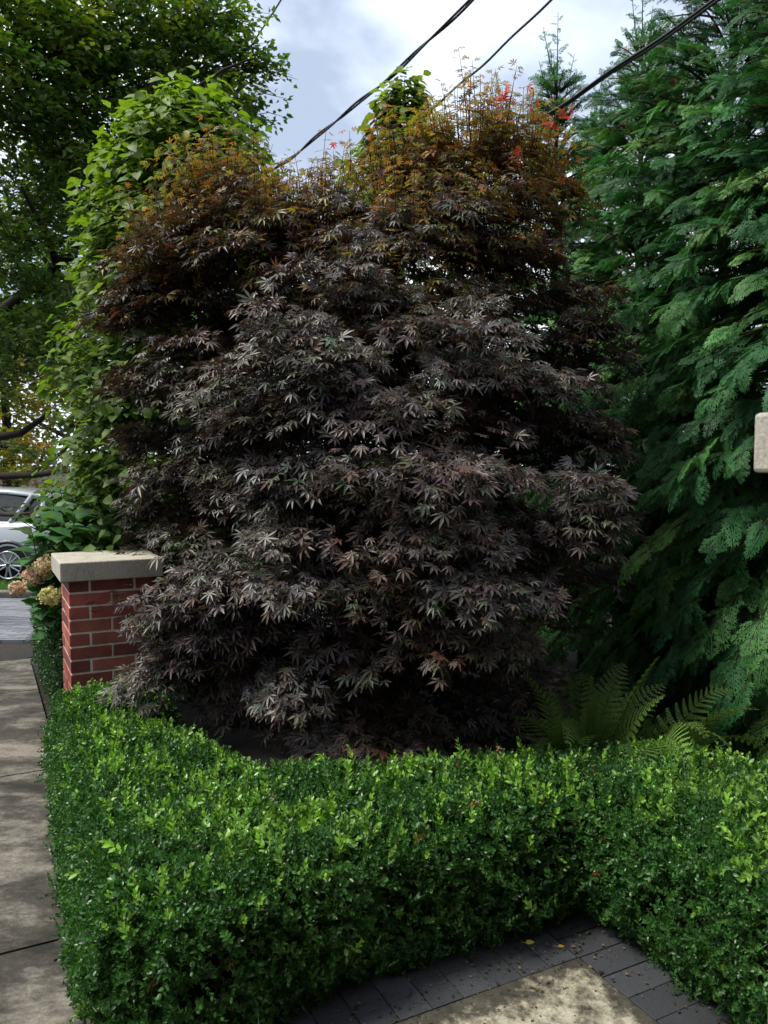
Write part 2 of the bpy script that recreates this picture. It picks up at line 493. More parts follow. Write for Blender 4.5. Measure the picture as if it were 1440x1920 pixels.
# grass strip behind the kerb
a = Acc()
k = 14000
gx = R.uniform(-10, -1.5, k); gy = R.uniform(12.2, 13.5, k)
pos = np.stack([gx, gy, gz(gy) + 0.05], 1)
d = np.stack([R.normal(0, .45, k), R.normal(0, .45, k), np.ones(k)], 1)
blade = tpl([(-.06, 0, 0), (.06, 0, 0), (0, 1, 0.25)], [], [(0, 1, 2)])
cc = np.stack([R.uniform(.06, .12, k), R.uniform(.14, .24, k), R.uniform(.02, .05, k)], 1)
a.scatter(blade, pos, d, R.normal(0, 1, (k, 3)), R.uniform(.10, .2, k), cc)
tag(a.build('grass', M_fern), 'bright green grass strip between the kerb and the street', 'grass', kind='stuff')
a = Acc(); a.box((-30, 12.16, -.7), (14, 13.55, -.56), (0.05, .09, .02)); tag(a.build('verge', M_soil, None, False), kind='structure')

# doorstep slab with a border of dark pavers
SC = np.array((0.581, 2.301)); su, sv = uv_of(SC)
def edge_dirt(m):
    t = m.node_tree; n = t.nodes.new; l = t.links.new
    p = [x for x in t.nodes if x.type == 'BSDF_PRINCIPLED'][0]; src = p.inputs['Base Color'].links[0].from_socket
    geo = n('ShaderNodeNewGeometry')
    def dist(ax):
        d = n('ShaderNodeVectorMath'); d.operation = 'DOT_PRODUCT'; d.inputs[1].default_value = (*[float(x) for x in ax], 0); l(geo.outputs['Position'], d.inputs[0])
        s_ = n('ShaderNodeMath'); s_.operation = 'SUBTRACT'; s_.inputs[0].default_value = float(SC @ ax); l(d.outputs['Value'], s_.inputs[1]); return s_.outputs['Value']
    k = n('ShaderNodeMath'); k.operation = 'MULTIPLY'; k.inputs[1].default_value = 2.2; l(dist(UB), k.inputs[0])
    mn = n('ShaderNodeMath'); mn.operation = 'MINIMUM'; l(k.outputs['Value'], mn.inputs[0]); l(dist(VA), mn.inputs[1])
    no = n('ShaderNodeTexNoise'); no.inputs['Scale'].default_value = 9; no.inputs['Detail'].default_value = 8; no.inputs['Roughness'].default_value = .7; l(geo.outputs['Position'], no.inputs['Vector'])
    sc = n('ShaderNodeMath'); sc.operation = 'MULTIPLY_ADD'; sc.inputs[1].default_value = .55; sc.inputs[2].default_value = -.20; l(no.outputs['Fac'], sc.inputs[0])
    df = n('ShaderNodeMath'); df.operation = 'SUBTRACT'; l(sc.outputs['Value'], df.inputs[0]); l(mn.outputs['Value'], df.inputs[1])
    mr = n('ShaderNodeMapRange'); mr.inputs['From Min'].default_value = -.035; mr.inputs['From Max'].default_value = .03; mr.inputs['To Max'].default_value = .88; l(df.outputs['Value'], mr.inputs['Value'])
    mx_ = n('ShaderNodeMix'); mx_.data_type = 'RGBA'; mx_.inputs['B'].default_value = (.020, .018, .013, 1)
    l(mr.outputs['Result'], mx_.inputs['Factor']); l(src, mx_.inputs['A']); l(mx_.outputs['Result'], p.inputs['Base Color'])
edge_dirt(M_slab)
a = Acc()
a.box((-2.2 + su, -2.4 + sv, -0.03), (su, sv, 0.03), fr=fr_uv)
tag(a.build('doorstep_slab', M_slab, None, False, 0.006), kind='structure')
a = Acc()
def paver(u0, u1, v0, v1):
    sh = R.uniform(.024, .040)
    g = 0.0012
    dz = R.uniform(-.0015, .0015)
    a.box((u0 + g, v0 + g, -0.03), (u1 - g, v1 - g, 0.026 + dz), (sh * .93, sh, sh * 1.13), fr=fr_uv)
for row in (0, 1):
    o0 = 0.004 + row * 0.205; o1 = o0 + 0.2
    for i in range(26):
        u1 = su - i * 0.1
        paver(u1 - 0.1, u1, sv + o0, sv + o1)
    for i in range(24):
        v1 = sv - i * 0.1
        paver(su + o0, su + o1, v1 - 0.1, v1)
paver(su + .004, su + .204, sv + .004, sv + .102); paver(su + .004, su + .204, sv + .104, sv + .204)
paver(su + .209, su + .409, sv + .004, sv + .204)
tag(a.build('paver_border', M_paver, None, False, 0.002), kind='structure')

# ------------------------------------------------------------------ BRICK PILLARS
def brick_pillar(base, ang, label, w=0.406, zt=0.925, cap_h=0.096, cap_over=0.042, course=0.0667, z0=0.0, extra=0.0, group=None):
    t = thing('brick_pillar', (base[0], base[1], z0), label, 'pillar', group)
    ca, sa = math.cos(ang), math.sin(ang)
    def fr(p):
        p = np.asarray(p, float)
        return np.stack([base[0] + p[:, 0] * ca - p[:, 1] * sa, base[1] + p[:, 0] * sa + p[:, 1] * ca, p[:, 2]], 1)
    # base is the near-left corner of the shaft
    a = Acc()
    n = int(math.ceil((zt - z0) / course))
    j = 0.010
    for k in range(n):
        z1 = zt - k * course; zz = max(z0, z1 - course + j)
        for side in range(4):
            segs = [(0.0, 0.092), (0.102, 0.304), (0.314, w)] if (k + side) % 2 == 0 else [(0.0, 0.193), (0.203, 0.406)]
            segs = [(s0, min(s1, w)) for s0, s1 in segs]
            for s0, s1 in segs:
                d = 0.09
                if s0 == 0.0: s0 = 0.0
                if s1 >= w - 1e-6: s1 = w - 0.092 - .0 if False else w
                # corner bricks belong to one side each
                e0, e1 = s0, s1
                if (k + side) % 2 == 0:
                    if e0 == 0.0: continue
                    if e1 >= w - 1e-6: continue
                    e0, e1 = 0.102, w - 0.102
                else:
                    if e0 == 0: e0 = 0
                tone = R.uniform(.75, 1.2)
                col = np.array((0.27, 0.075, 0.055)) * tone
                if R.random() < .3: col = np.array((0.16, 0.052, 0.046)) * tone
                if R.random() < .2: col = np.array((0.30, 0.10, 0.07)) * tone
                jx, jy = R.uniform(-.0016, .0016, 2)
                lo = (e0, 0 + jy, zz); hi = (e1, d, z1 - 0.0)
                c4 = np.array([(lo[0], lo[1]), (hi[0], lo[1]), (hi[0], hi[1]), (lo[0], hi[1])])
                for _ in range(side): c4 = np.stack([w - c4[:, 1], c4[:, 0]], 1)
                v = np.array([(x, y, lo[2]) for x, y in c4] + [(x, y, hi[2]) for x, y in c4])
                a.add(fr(v), [(0, 3, 2, 1), (4, 5, 6, 7), (0, 1, 5, 4), (1, 2, 6, 5), (2, 3, 7, 6), (3, 0, 4, 7)], None, col)
    a.box((0.004, 0.004, z0), (w - .004, w - .004, zt - .002), (0.60, 0.56, 0.49), fr=fr)
    a.build('brick_shaft', M_brick, t, False, 0.003)
    b = Acc()
    b.box((-cap_over, -cap_over, zt + .001), (w + cap_over, w + cap_over, zt + cap_h), fr=fr)
    o = b.build('stone_cap', M_lime, t, False, 0.006)
    return t

brick_pillar((-1.537, 3.87), math.radians(27), 'low red brick pillar with a thick stone cap between the hedge and the maple')
# the tall pier by the doorstep: its far-left corner shows
pa = ANG
cx, cy = 0.580, 1.165
# near-left corner = far-left corner minus w along VA
brick_pillar((cx - VA[0] * 0.406, cy - VA[1] * 0.406), pa, 'tall brick pier with a pale stone cap beside the doorstep paving', zt=1.485, cap_h=0.088, cap_over=0.029)

# ------------------------------------------------------------------ UNSEEN HOUSE ADDED BEHIND THE VIEWER TO BLOCK LIGHT
def house():
    m, t, n, l, o = mat_new('house_brick')
    geo = n('ShaderNodeTexCoord'); mp_ = n('ShaderNodeMapping'); mp_.inputs['Rotation'].default_value = (math.radians(90), 0, 0)
    bk = n('ShaderNodeTexBrick'); bk.inputs['Scale'].default_value = 1.0
    bk.inputs['Brick Width'].default_value = .213; bk.inputs['Row Height'].default_value = .0667; bk.inputs['Mortar Size'].default_value = .005
    bk.inputs['Color1'].default_value = (.2, .06, .048, 1); bk.inputs['Color2'].default_value = (.13, .045, .04, 1); bk.inputs['Mortar'].default_value = (.36, .34, .30, 1)
    p = n('ShaderNodeBsdfPrincipled'); p.inputs['Roughness'].default_value = .85
    l(geo.outputs['Object'], mp_.inputs['Vector']); l(mp_.outputs['Vector'], bk.inputs['Vector']); l(bk.outputs['Color'], p.inputs['Base Color']); l(p.outputs['BSDF'], o.inputs['Surface'])
    b = uv(1.0, -4.6)
    h = thing('light_blocking_house', (b[0], b[1], 0), 'unseen red brick house added behind the doorstep to block light', 'house')
    h.rotation_euler = (0, 0, ANG)
    base = V3(b[0], b[1], 0)
    def part(name, lo, hi, mt, bev=0):
        a = Acc(); a.box(np.array(lo) + base, np.array(hi) + base); return a.build(name, mt, h, False, bev)
    part('wall', (-9, -7, 0), (9, 0, 6.4), m)
    M_w = plain('white_paint', (.7, .7, .68), .5); M_g = plain('window_glass', (.02, .025, .03), .08)
    for x, z in ((-6.5, .9), (-3.8, .9), (2.2, .9), (5.6, .9), (-6.5, 3.9), (-3.8, 3.9), (-.8, 3.9), (2.2, 3.9), (5.6, 3.9)):
        f = part('window', (x - .6, .002, z), (x + .6, .06, z + 1.5), M_w, .01)
        for k in (-1, 1): part('pane', (x + k * .28 - .24, .05, z + .08), (x + k * .28 + .24, .066, z + 1.42), M_g).parent = f
    d = part('door', (-1.3, .002, .1), (-.35, .06, 2.2), plain('door_paint', (.03, .05, .04), .35), .01)
    part('handle', (-1.22, .06, 1.05), (-1.16, .12, 1.2), M_cable, .01).parent = d
    a = Acc(); v = np.array([(-9.4, .5, 6.4), (9.4, .5, 6.4), (9.4, -7.5, 6.4), (-9.4, -7.5, 6.4), (-9.4, -3.5, 9.2), (9.4, -3.5, 9.2)]) + base
    a.add(v, [(0, 1, 5, 4), (2, 3, 4, 5), (3, 2, 1, 0)], [(1, 2, 5), (3, 0, 4)]); a.build('roof', plain('slate', (.05, .052, .06), .8), h, False)
house()

# ------------------------------------------------------------------ BOXWOOD HEDGE
HP = np.array([(-1.49, 0.02), (-1.32, -0.10), (-0.75, 0.0), (-0.02, 0.0), (0.0, -0.10), (-0.02, -0.9), (0.72, -0.9), (0.80, -0.1), (0.62, 0.28), (0.25, 0.40), (-0.45, 0.62),
               (-0.83, 0.80), (-1.0, 1.35), (-0.95, 2.08), (-1.41, 2.12)])
HH = 0.45
def poly_sd(p, poly):
    """signed distance to a polygon (inside positive) and outward direction at the nearest edge"""
    best = np.full(len(p), 1e9); bn = np.zeros((len(p), 2)); ins = np.zeros(len(p), bool)
    n = len(poly)
    for i in range(n):
        a0, b0 = poly[i], poly[(i + 1) % n]
        ab = b0 - a0
        t = np.clip(((p - a0) @ ab) / (ab @ ab), 0, 1)
        c = a0 + t[:, None] * ab
        d = np.linalg.norm(p - c, axis=1)
        k = d < best
        best = np.where(k, d, best)
        nn = np.array((ab[1], -ab[0])) / np.linalg.norm(ab)
        bn[k] = nn
        cond = ((a0[1] > p[:, 1]) != (b0[1] > p[:, 1])) & (p[:, 0] < (b0[0] - a0[0]) * (p[:, 1] - a0[1]) / (b0[1] - a0[1] + 1e-12) + a0[0])
        ins ^= cond
    return np.where(ins, best, -best), bn

def lump(x, y, z=0):
    return (np.sin(x * 5.1 + 1.3 * np.sin(y * 3.7)) * np.cos(y * 4.3 + z * 5) + 0.6 * np.sin(x * 11 + y * 7 + z * 9) + .5 * np.sin(y * 13 - x * 6 + 2 + z * 8)) / 2.1

def tint_box(n, young):
    t = R.uniform(0, 1, n)[:, None]
    c = (1 - t) * np.array((0.024, 0.080, 0.018)) + t * np.array((0.060, 0.160, 0.032))
    y = np.array((0.24, 0.44, 0.06)) * R.uniform(.75, 1.2, n)[:, None]
    m = young[:, None]
    return c * (1 - m) + y * m

def hedge_foliage(poly, HH, density_top, density_side, taper, fr, seed, flare=0.0, young_p=0.10, hfun=None):
    r = np.random.default_rng(seed)
    A = Acc(); Y = Acc()
    P = []; NN = []; top = []
    lo = poly.min(0); hi = poly.max(0)
    # top
    n = int(density_top * np.prod(hi - lo))
    p = r.uniform(lo, hi, (n, 2)); sd, bn = poly_sd(p, poly)
    p = p[sd > 0]; sd = sd[sd > 0]; bn = np.repeat(bn[:0], 1, 0) if False else poly_sd(p, poly)[1]
    edge = np.clip(1 - sd / 0.13, 0, 1)
    z = HH - 0.09 * edge ** 2.2 + 0.022 * lump(p[:, 0], p[:, 1]) + r.normal(0, .010, len(p))
    nn = np.concatenate([bn * edge[:, None] * 0.9, np.ones((len(p), 1))], 1)
    P.append(np.concatenate([p, z[:, None]], 1)); NN.append(nn); top.append(np.ones(len(p)) * (1 - edge * .5))
    # sides
    m = len(poly)
    for i in range(m):
        a0, b0 = poly[i], poly[(i + 1) % m]
        ln = np.linalg.norm(b0 - a0); k = int(density_side * ln * HH)
        s = r.uniform(0, 1, k)[:, None]
        zz = r.uniform(0.02, HH - .03, k)
        nn = np.array((b0 - a0)[::-1] * (1, -1)) / ln
        bul = 0.05 * np.sin(np.clip(zz / HH, 0, 1) * math.pi) - 0.055 * np.clip(1 - zz / 0.14, 0, 1) ** 1.3 + 0.03 * lump(a0[0] + s[:, 0] * (b0 - a0)[0] + 3, zz * 2, a0[1])
        q = a0 + s * (b0 - a0) + nn * (bul[:, None] + r.normal(0, .014, k)[:, None] - 0.015)
        P.append(np.concatenate([q, zz[:, None]], 1))
        NN.append(np.concatenate([np.tile(nn, (k, 1)), np.full((k, 1), 0.25)], 1)); top.append(np.zeros(k))
    P = np.concatenate(P); NN = nrm(np.concatenate(NN)); top = np.concatenate(top)
    if hfun is not None: P[:, 2] *= hfun(P[:, 0], P[:, 1])
    hole = lump(P[:, 0] * 2.6 + 4, P[:, 1] * 2.6 + 1, P[:, 2] * 2.2) + .5 * lump(P[:, 0] * 7, P[:, 1] * 7 + 2, P[:, 2] * 6)
    keep = r.random(len(P)) < np.clip(1.15 + .75 * hole - .25 * (1 - top), .18, 1)
    P, NN, top = P[keep], NN[keep], top[keep]
    n = len(P)
    W = fr(P); NW = fr(P + NN) - W
    d = NW + np.array((0, 0, 0.30)) + r.normal(0, .62, (n, 3))
    depth = r.uniform(0.01, 0.07, n)
    base = W - nrm(d) * (0.045 + depth * .5)[:, None] - NW * depth[:, None] * .3
    cl = lump(P[:, 0] * 1.7 + 9, P[:, 1] * 1.7, 1.0)
    young = (r.random(n) < young_p * (0.12 + 1.5 * top) * np.clip(.7 + 1.9 * cl, 0.08, 3)) * r.uniform(.35, 1, n)
    young *= (depth < .055)
    col = tint_box(n, np.minimum(young, .9))
    dry = r.random(n) < .0025
    col[dry] = np.array((0.22, 0.12, 0.05))
    which = r.integers(0, len(BOXS), n)
    isy = young > .3
    for k in range(len(BOXS)):
        mk = (which == k) & ~isy
        A.scatter(BOXS[k], base[mk], d[mk], r.normal(0, 1, (mk.sum(), 3)), r.uniform(.65, 1.12, mk.sum()), col[mk])
        mk = (which == k) & isy
        Y.scatter(BOXY[k], base[mk] + nrm(d[mk]) * .018, d[mk], r.normal(0, 1, (mk.sum(), 3)), r.uniform(.9, 1.3, mk.sum()), col[mk])
    # stray longer shoots standing above the clipped top
    k = int(n * 0.010)
    idx = r.choice(np.where(top > .3)[0], min(k, (top > .3).sum()), False)
    dd = NW[idx] * .4 + np.array((0, 0, .8)) + r.normal(0, .5, (len(idx), 3))
    yc = tint_box(len(idx), r.uniform(.3, 1.0, len(idx)))
    for j in range(len(BOXL)):
        mk = np.arange(len(idx)) % len(BOXL) == j
        Y.scatter(BOXL[j], W[idx][mk] - nrm(dd[mk]) * .05, dd[mk], r.normal(0, 1, (mk.sum(), 3)), r.uniform(.8, 1.15, mk.sum()), yc[mk])
    return A, Y

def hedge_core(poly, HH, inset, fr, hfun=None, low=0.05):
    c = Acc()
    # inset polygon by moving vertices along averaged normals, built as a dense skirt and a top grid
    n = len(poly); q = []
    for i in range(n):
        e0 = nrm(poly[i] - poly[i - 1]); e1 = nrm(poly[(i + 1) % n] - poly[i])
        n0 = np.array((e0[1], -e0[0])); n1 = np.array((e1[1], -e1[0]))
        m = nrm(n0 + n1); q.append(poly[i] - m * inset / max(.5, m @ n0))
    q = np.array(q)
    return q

import bmesh
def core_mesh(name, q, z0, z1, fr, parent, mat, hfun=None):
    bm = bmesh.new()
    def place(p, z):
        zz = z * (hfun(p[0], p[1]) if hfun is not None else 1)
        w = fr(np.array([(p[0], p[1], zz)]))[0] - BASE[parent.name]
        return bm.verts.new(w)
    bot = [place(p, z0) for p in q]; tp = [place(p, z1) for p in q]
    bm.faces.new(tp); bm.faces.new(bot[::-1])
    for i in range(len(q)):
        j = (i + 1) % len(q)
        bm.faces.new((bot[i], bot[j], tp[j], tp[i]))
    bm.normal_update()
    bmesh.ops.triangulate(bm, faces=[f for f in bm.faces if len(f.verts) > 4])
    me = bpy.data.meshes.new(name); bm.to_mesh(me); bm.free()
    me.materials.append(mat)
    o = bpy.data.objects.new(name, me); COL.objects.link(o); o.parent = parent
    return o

hedge = thing('boxwood_hedge', (*uv(-0.8, 0.3), 0), 'low clipped boxwood hedge bending round the maple bed from the walk to the doorstep', 'hedge')
A, Y = hedge_foliage(HP, HH, 4900, 4900, 0, fr_uv, 11)
A.build('foliage', M_box, hedge)
Y.build('young_shoots', M_box, hedge)['label'] = 'bright yellow-green young shoots'
core_mesh('shade_core', hedge_core(HP, HH, .10, fr_uv), 0.02, HH - .095, fr_uv, hedge, M_dark)  # solid dark block added under the leaves to stop light, not modelled twigs

# taller clipped evergreen behind the pillar, on the street side
HB = np.array([(-1.34, 2.86), (-1.05, 2.80), (-0.7, 2.86), (-0.7, 4.2), (-1.36, 4.2)])
hb = thing('clipped_hedge', (*uv(-1.0, 3.3), 0), 'dark clipped evergreen hedge behind the brick pillar beside the walk', 'hedge')
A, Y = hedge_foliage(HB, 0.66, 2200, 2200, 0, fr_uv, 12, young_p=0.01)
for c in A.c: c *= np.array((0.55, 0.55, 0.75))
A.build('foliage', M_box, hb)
core_mesh('shade_core', hedge_core(HB, .66, .09, fr_uv), 0.02, .56, fr_uv, hb, M_dark)  # same kind of solid dark block, added to stop light

# ------------------------------------------------------------------ PURPLE JAPANESE MAPLE
mb = V3(0.0, 4.05, 0.0)
maple = thing('japanese_maple', mb, 'large purple-leaved japanese maple turning bronze and red at its top, behind the hedge', 'tree')
LOBES = [  # photo px, py, depth, radius px
    (330, 515, 4.15, 100), (405, 415, 4.25, 90), (545, 455, 4.25, 70), (288, 590, 4.0, 85), (320, 730, 3.85, 90), (350, 880, 3.75, 70), (425, 1120, 3.35, 75), (430, 1190, 3.40, 80), (305, 1180, 3.5, 45),
    (600, 460, 4.2, 110), (480, 510, 4.05, 140), (620, 620, 3.8, 175), (540, 780, 3.45, 165), (600, 950, 3.40, 150), (620, 1075, 3.20, 120), (590, 1290, 3.60, 110), (450, 960, 3.6, 115),
    (880, 345, 4.25, 130), (970, 375, 4.2, 110), (760, 400, 4.3, 105), (800, 520, 4.05, 175), (960, 520, 4.0, 125), (830, 700, 3.6, 180), (790, 890, 3.15, 140), (880, 1050, 3.12, 115), (830, 1250, 3.75, 140),
    (1070, 640, 3.9, 85), (1065, 800, 3.85, 75), (1070, 960, 3.28, 65), (930, 1220, 3.9, 90), (950, 1330, 3.7, 70), (740, 1330, 3.6, 100), (960, 780, 3.7, 110), (450, 1300, 3.6, 90), (470, 1340, 3.5, 55), (575, 1350, 3.2, 40), (660, 1380, 3.1, 45),
]
crown = Acc(); bronze = Acc(); wood = Acc()
DARK = [(0.058, 0.046, 0.044), (0.047, 0.037, 0.039), (0.070, 0.058, 0.050), (0.064, 0.060, 0.041), (0.052, 0.072, 0.042), (0.085, 0.048, 0.033)]
DW = [.30, .25, .18, .12, .09, .06]
BRON = [(0.15, 0.092, 0.024), (0.14, 0.128, 0.030), (0.17, 0.085, 0.030), (0.10, 0.105, 0.032), (0.26, 0.10, 0.025), (0.10, 0.055, 0.038)]
BW = [.25, .25, .16, .18, .06, .10]
DARK = np.array(DARK); BRON = np.array(BRON) * np.array((1.35, 1.45, 1.5))
twig_c = np.array((0.05, 0.022, 0.018))
def put_maple(acc, pos, fwd, nor, sc, col):
    wh = R.integers(0, len(MAPLE), len(pos))
    for k in range(len(MAPLE)):
        m = wh == k
        acc.scatter(MAPLE[k], pos[m], fwd[m], nor[m], sc[m], col[m])

def pad(c, rad, outw, n, bronze_f=0.0):
    """one layered pad of leaves: a drooping disc of foliage on forking twigs"""
    tilt = nrm(V3(0, 0, 1) + outw * R.uniform(0.05, 0.45) + R.normal(0, .12, 3))
    e1 = nrm(np.cross(tilt, V3(0.3, 1, 0))); e2 = np.cross(tilt, e1)
    rho = rad * np.sqrt(R.random(n)); ph = R.uniform(0, 2 * math.pi, n)
    rd = e1 * np.cos(ph)[:, None] + e2 * np.sin(ph)[:, None]
    pos = c + rd * rho[:, None] + tilt * R.normal(0, rad * .11, n)[:, None]
    pos[:, 2] -= 0.30 * rho ** 2 / rad
    fwd = rd * R.uniform(.4, 1.1, n)[:, None] + outw * .4 + R.normal(0, .30, (n, 3)) + V3(0, 0, -.10)
    nor = tilt * 1.0 + outw * .45 + rd * .25 + R.normal(0, .24, (n, 3))
    hue = np.array([(1, 1, 1), (1.15, 1.0, .9), (1.0, 1.12, .88), (1.05, .97, 1.0), (.85, .9, .95)])[R.integers(0, 5)]
    col = DARK[R.choice(len(DARK), n, p=DW)] * R.uniform(.75, 1.3, n)[:, None] * hue
    b = R.random(n) < bronze_f
    col[b] = BRON[R.choice(len(BRON), b.sum(), p=BW)] * R.uniform(.6, 1.1, b.sum())[:, None]
    sc = np.clip(R.normal(.050, .010, n), .026, .070)
    put_maple(crown, pos, fwd, nor, sc, col)
    hub = c - outw * rad * .6 - tilt * .04
    for i in range(6):
        j = R.integers(0, n)
        mid = (hub + pos[j]) / 2 + R.normal(0, .015, 3) + V3(0, 0, .015)
        crown.tube([hub, mid, pos[j]], [.0035, .0025, .0012], 3, twig_c)

def shoot(b, d, ln, tone):
    """an upright summer shoot with opposite pairs of small leaves"""
    d = nrm(d)
    k = 6
    s = np.linspace(0, 1, k)
    bend = R.normal(0, .05, 3)
    pts = b + d * (s * ln)[:, None] + bend * (s ** 2 * ln)[:, None]
    bronze.tube(pts, np.linspace(.0032, .001, k), 3, np.array((0.10, 0.03, 0.02)))
    m = int(ln / .042)
    ss = np.linspace(.18, 1, m)
    pos = b + d * (ss * ln)[:, None] + bend * (ss ** 2 * ln)[:, None]
    P2, F2, N2, C2, S2 = [], [], [], [], []
    a0 = R.uniform(0, 6.28)
    e1 = nrm(np.cross(d, V3(.2, 1, .1))); e2 = np.cross(d, e1)
    for i in range(m):
        az = a0 + i * math.pi / 2 + R.normal(0, .25)
        for h in (0, math.pi):
            if R.random() < .12: continue
            r_ = e1 * math.cos(az + h) + e2 * math.sin(az + h)
            f = r_ + d * R.uniform(-.1, .5) + V3(0, 0, -.15) + R.normal(0, .15, 3)
            P2.append(pos[i] + nrm(f) * .02); F2.append(f); N2.append(d * .9 + r_ * .1 + R.normal(0, .3, 3))
            S2.append(R.uniform(.034, .058) * (1.05 - .35 * ss[i]))
            u = R.random()
            t = tone * (.75 + .45 * ss[i])
            if u < t: cc = BRON[R.choice(len(BRON), p=BW)] * R.uniform(.65, 1.15)
            else: cc = DARK[R.choice(len(DARK), p=DW)] * R.uniform(.8, 1.3)
            C2.append(cc)
    put_maple(bronze, np.array(P2), np.array(F2), np.array(N2), np.array(S2), np.array(C2))

axis = V3(0, 4.1, 0)
for (px, py, dep, rpx, n) in [(600, 1200, 4.35, 220, 46), (850, 1200, 4.35, 220, 46), (720, 980, 4.5, 260, 46), (600, 760, 4.4, 220, 30), (880, 760, 4.4, 220, 30), (400, 1050, 4.3, 160, 26), (1000, 1080, 4.3, 140, 20), (860, 520, 4.45, 190, 26), (600, 540, 4.45, 170, 16), (380, 560, 4.4, 120, 10)]:
    c = at(px, py, dep); rr = rpx / FPX * dep
    for i in range(n):
        q = c + nrm(R.normal(0, 1, 3)) * rr * R.random() ** .4
        ow = q - axis; ow[2] = 0; pad(q, R.uniform(.18, .26), nrm(ow), 30)
for (px, py, dep, rpx) in LOBES:
    c = at(px, py, dep); rr = rpx / FPX * dep
    hgt = c[2]
    bf = float(np.clip((hgt - 2.0) / 0.95, 0, 1))
    npad = int((7 + 105 * rr * rr) * (1 - .45 * bf) * (.5 if py > 1195 else 1))
    for i in range(npad):
        u = nrm(R.normal(0, 1, 3))
        if u[1] > .25: u[1] *= -1                     # mostly on the open side
        q = c + u * rr * R.uniform(.55, .95)
        q[2] = q[2] if bf > .5 else np.round((q[2] + 0.10 * math.sin(q[0] * 4.3 + q[1] * 3)) / .21) * .21 + R.normal(0, .045)
        ow = q - axis; ow[2] = 0; ow = nrm(ow + V3(0, -.3, 0))
        pr = R.uniform(.10, .22); pad(q, pr, ow, int(2500 * pr * pr * R.uniform(.8, 1.2) + 12), bf * .85)
    # inner and rear filling so that the tree is round from other sides too
    for i in range(int(npad * (.9 - .6 * bf))):
        u = nrm(R.normal(0, 1, 3)); q = c + u * rr * .7 + V3(-.25 * c[0], R.uniform(.3, 1.1), 0)
        ow = q - axis; ow[2] = 0; ow = nrm(ow)
        pad(q, R.uniform(.16, .24), ow, 34, bf * .8)
    if bf > .05:
        for i in range(int(105 * bf * rr / .35)):
            u = nrm(R.normal(0, 1, 3)); u[2] = abs(u[2])
            q = c + u * rr * R.uniform(.35, .85)
            shoot(q, V3(0, 0, 1) + u * V3(.35, .25, 0) + R.normal(0, .1, 3), R.uniform(.18, .36), bf * .85)
# boughs that reach out in tapering sprays
for (ax, ay, ad, bx, by, bd) in [(1000, 1000, 3.3, 1175, 955, 3.2), (1030, 870, 3.7, 1150, 800, 3.65), (1030, 690, 3.9, 1130, 610, 3.8), (880, 860, 3.2, 990, 905, 3.1), (640, 1040, 3.25, 530, 1035, 3.2), (720, 890, 3.1, 850, 850, 3.1),
                                 (820, 1075, 3.12, 920, 1100, 3.05), (420, 1150, 3.3, 260, 1130, 3.3), (420, 1225, 3.35, 285, 1215, 3.4), (560, 790, 3.4, 430, 805, 3.4), (480, 700, 3.55, 400, 680, 3.55), (330, 960, 3.7, 260, 965, 3.7),
                                 (300, 830, 3.8, 245, 805, 3.8), (620, 1225, 3.35, 710, 1215, 3.25), (290, 700, 3.9, 225, 700, 3.9), (280, 600, 4.0, 225, 570, 4.0), (700, 760, 3.4, 840, 740, 3.4), (960, 1000, 3.2, 1090, 1010, 3.15), (700, 1090, 3.1, 800, 1110, 3.05)]:
    A_, B_ = at(ax, ay, ad), at(bx, by, bd)
    dv = nrm(B_ - A_ + V3(0, 0, .02))
    for k in range(5):
        x = k / 4; q = A_ + (B_ - A_) * x + V3(0, 0, .03 * math.sin(x * 3)) + R.normal(0, .015, 3)
        pr = .17 - .09 * x
        pad(q, pr, nrm(dv + V3(0, -.4, 0)), int(2600 * pr * pr + 12))
    crown.tube([A_ - dv * .3, A_, (A_ + B_) / 2 + V3(0, 0, .02), B_], [.007, .006, .004, .0015], 4, twig_c)
# tall leaders that break the outline
for px, py, dep, ln, tn in [(940, 230, 4.2, .30, .8), (960, 240, 4.25, .30, .7), (672, 310, 4.2, .28, .9), (600, 350, 4.2, .2, .9), (640, 340, 4.2, .2, .9), (560, 400, 4.15, .2, .9), (395, 320, 4.25, .22, 1), (440, 330, 4.3, .2, 1), (340, 370, 4.2, .2, .9),
                            (820, 280, 4.3, .28, 1), (860, 260, 4.3, .28, 1), (790, 300, 4.3, .25, 1), (1010, 270, 4.2, .25, .9), (1050, 300, 4.2, .22, .9), (900, 250, 4.3, .28, .9), (1085, 350, 4.15, .25, .9), (500, 380, 4.2, .2, 1), (700, 330, 4.3, .25, 1)]:
    for j in range(2):
        shoot(at(px + R.uniform(-18, 18), py + 20, dep), V3(R.normal(0, .10), R.normal(0, .1), 1), ln * R.uniform(.8, 1.1), tn)
crown.build('crown', M_maple, maple)
tag(bronze.build('bronze_foliage', M_bronze, maple), 'upright shoots with bronze and orange young leaves')
# scarlet leaves
red = Acc()
for px, py, dep, n in [(940, 185, 4.05, 9), (965, 300, 3.95, 7), (1000, 195, 4.05, 7), (428, 356, 4.0, 4), (632, 262, 4.1, 3), (1050, 225, 4.05, 6), (900, 350, 3.95, 3), (880, 375, 3.9, 3)]:
    q = at(px, py, dep) + R.normal(0, .03, (n, 3))
    put_maple(red, q, R.normal(0, .7, (n, 3)) + V3(0, -.4, -.3), R.normal(0, .5, (n, 3)) + V3(0, -.5, .6), R.uniform(.03, .045, n), np.array((0.55, 0.03, 0.025)) * R.uniform(.7, 1.1, n)[:, None])
tag(red.build('scarlet_leaves', M_bronze, maple), 'a few scarlet leaves near the top')
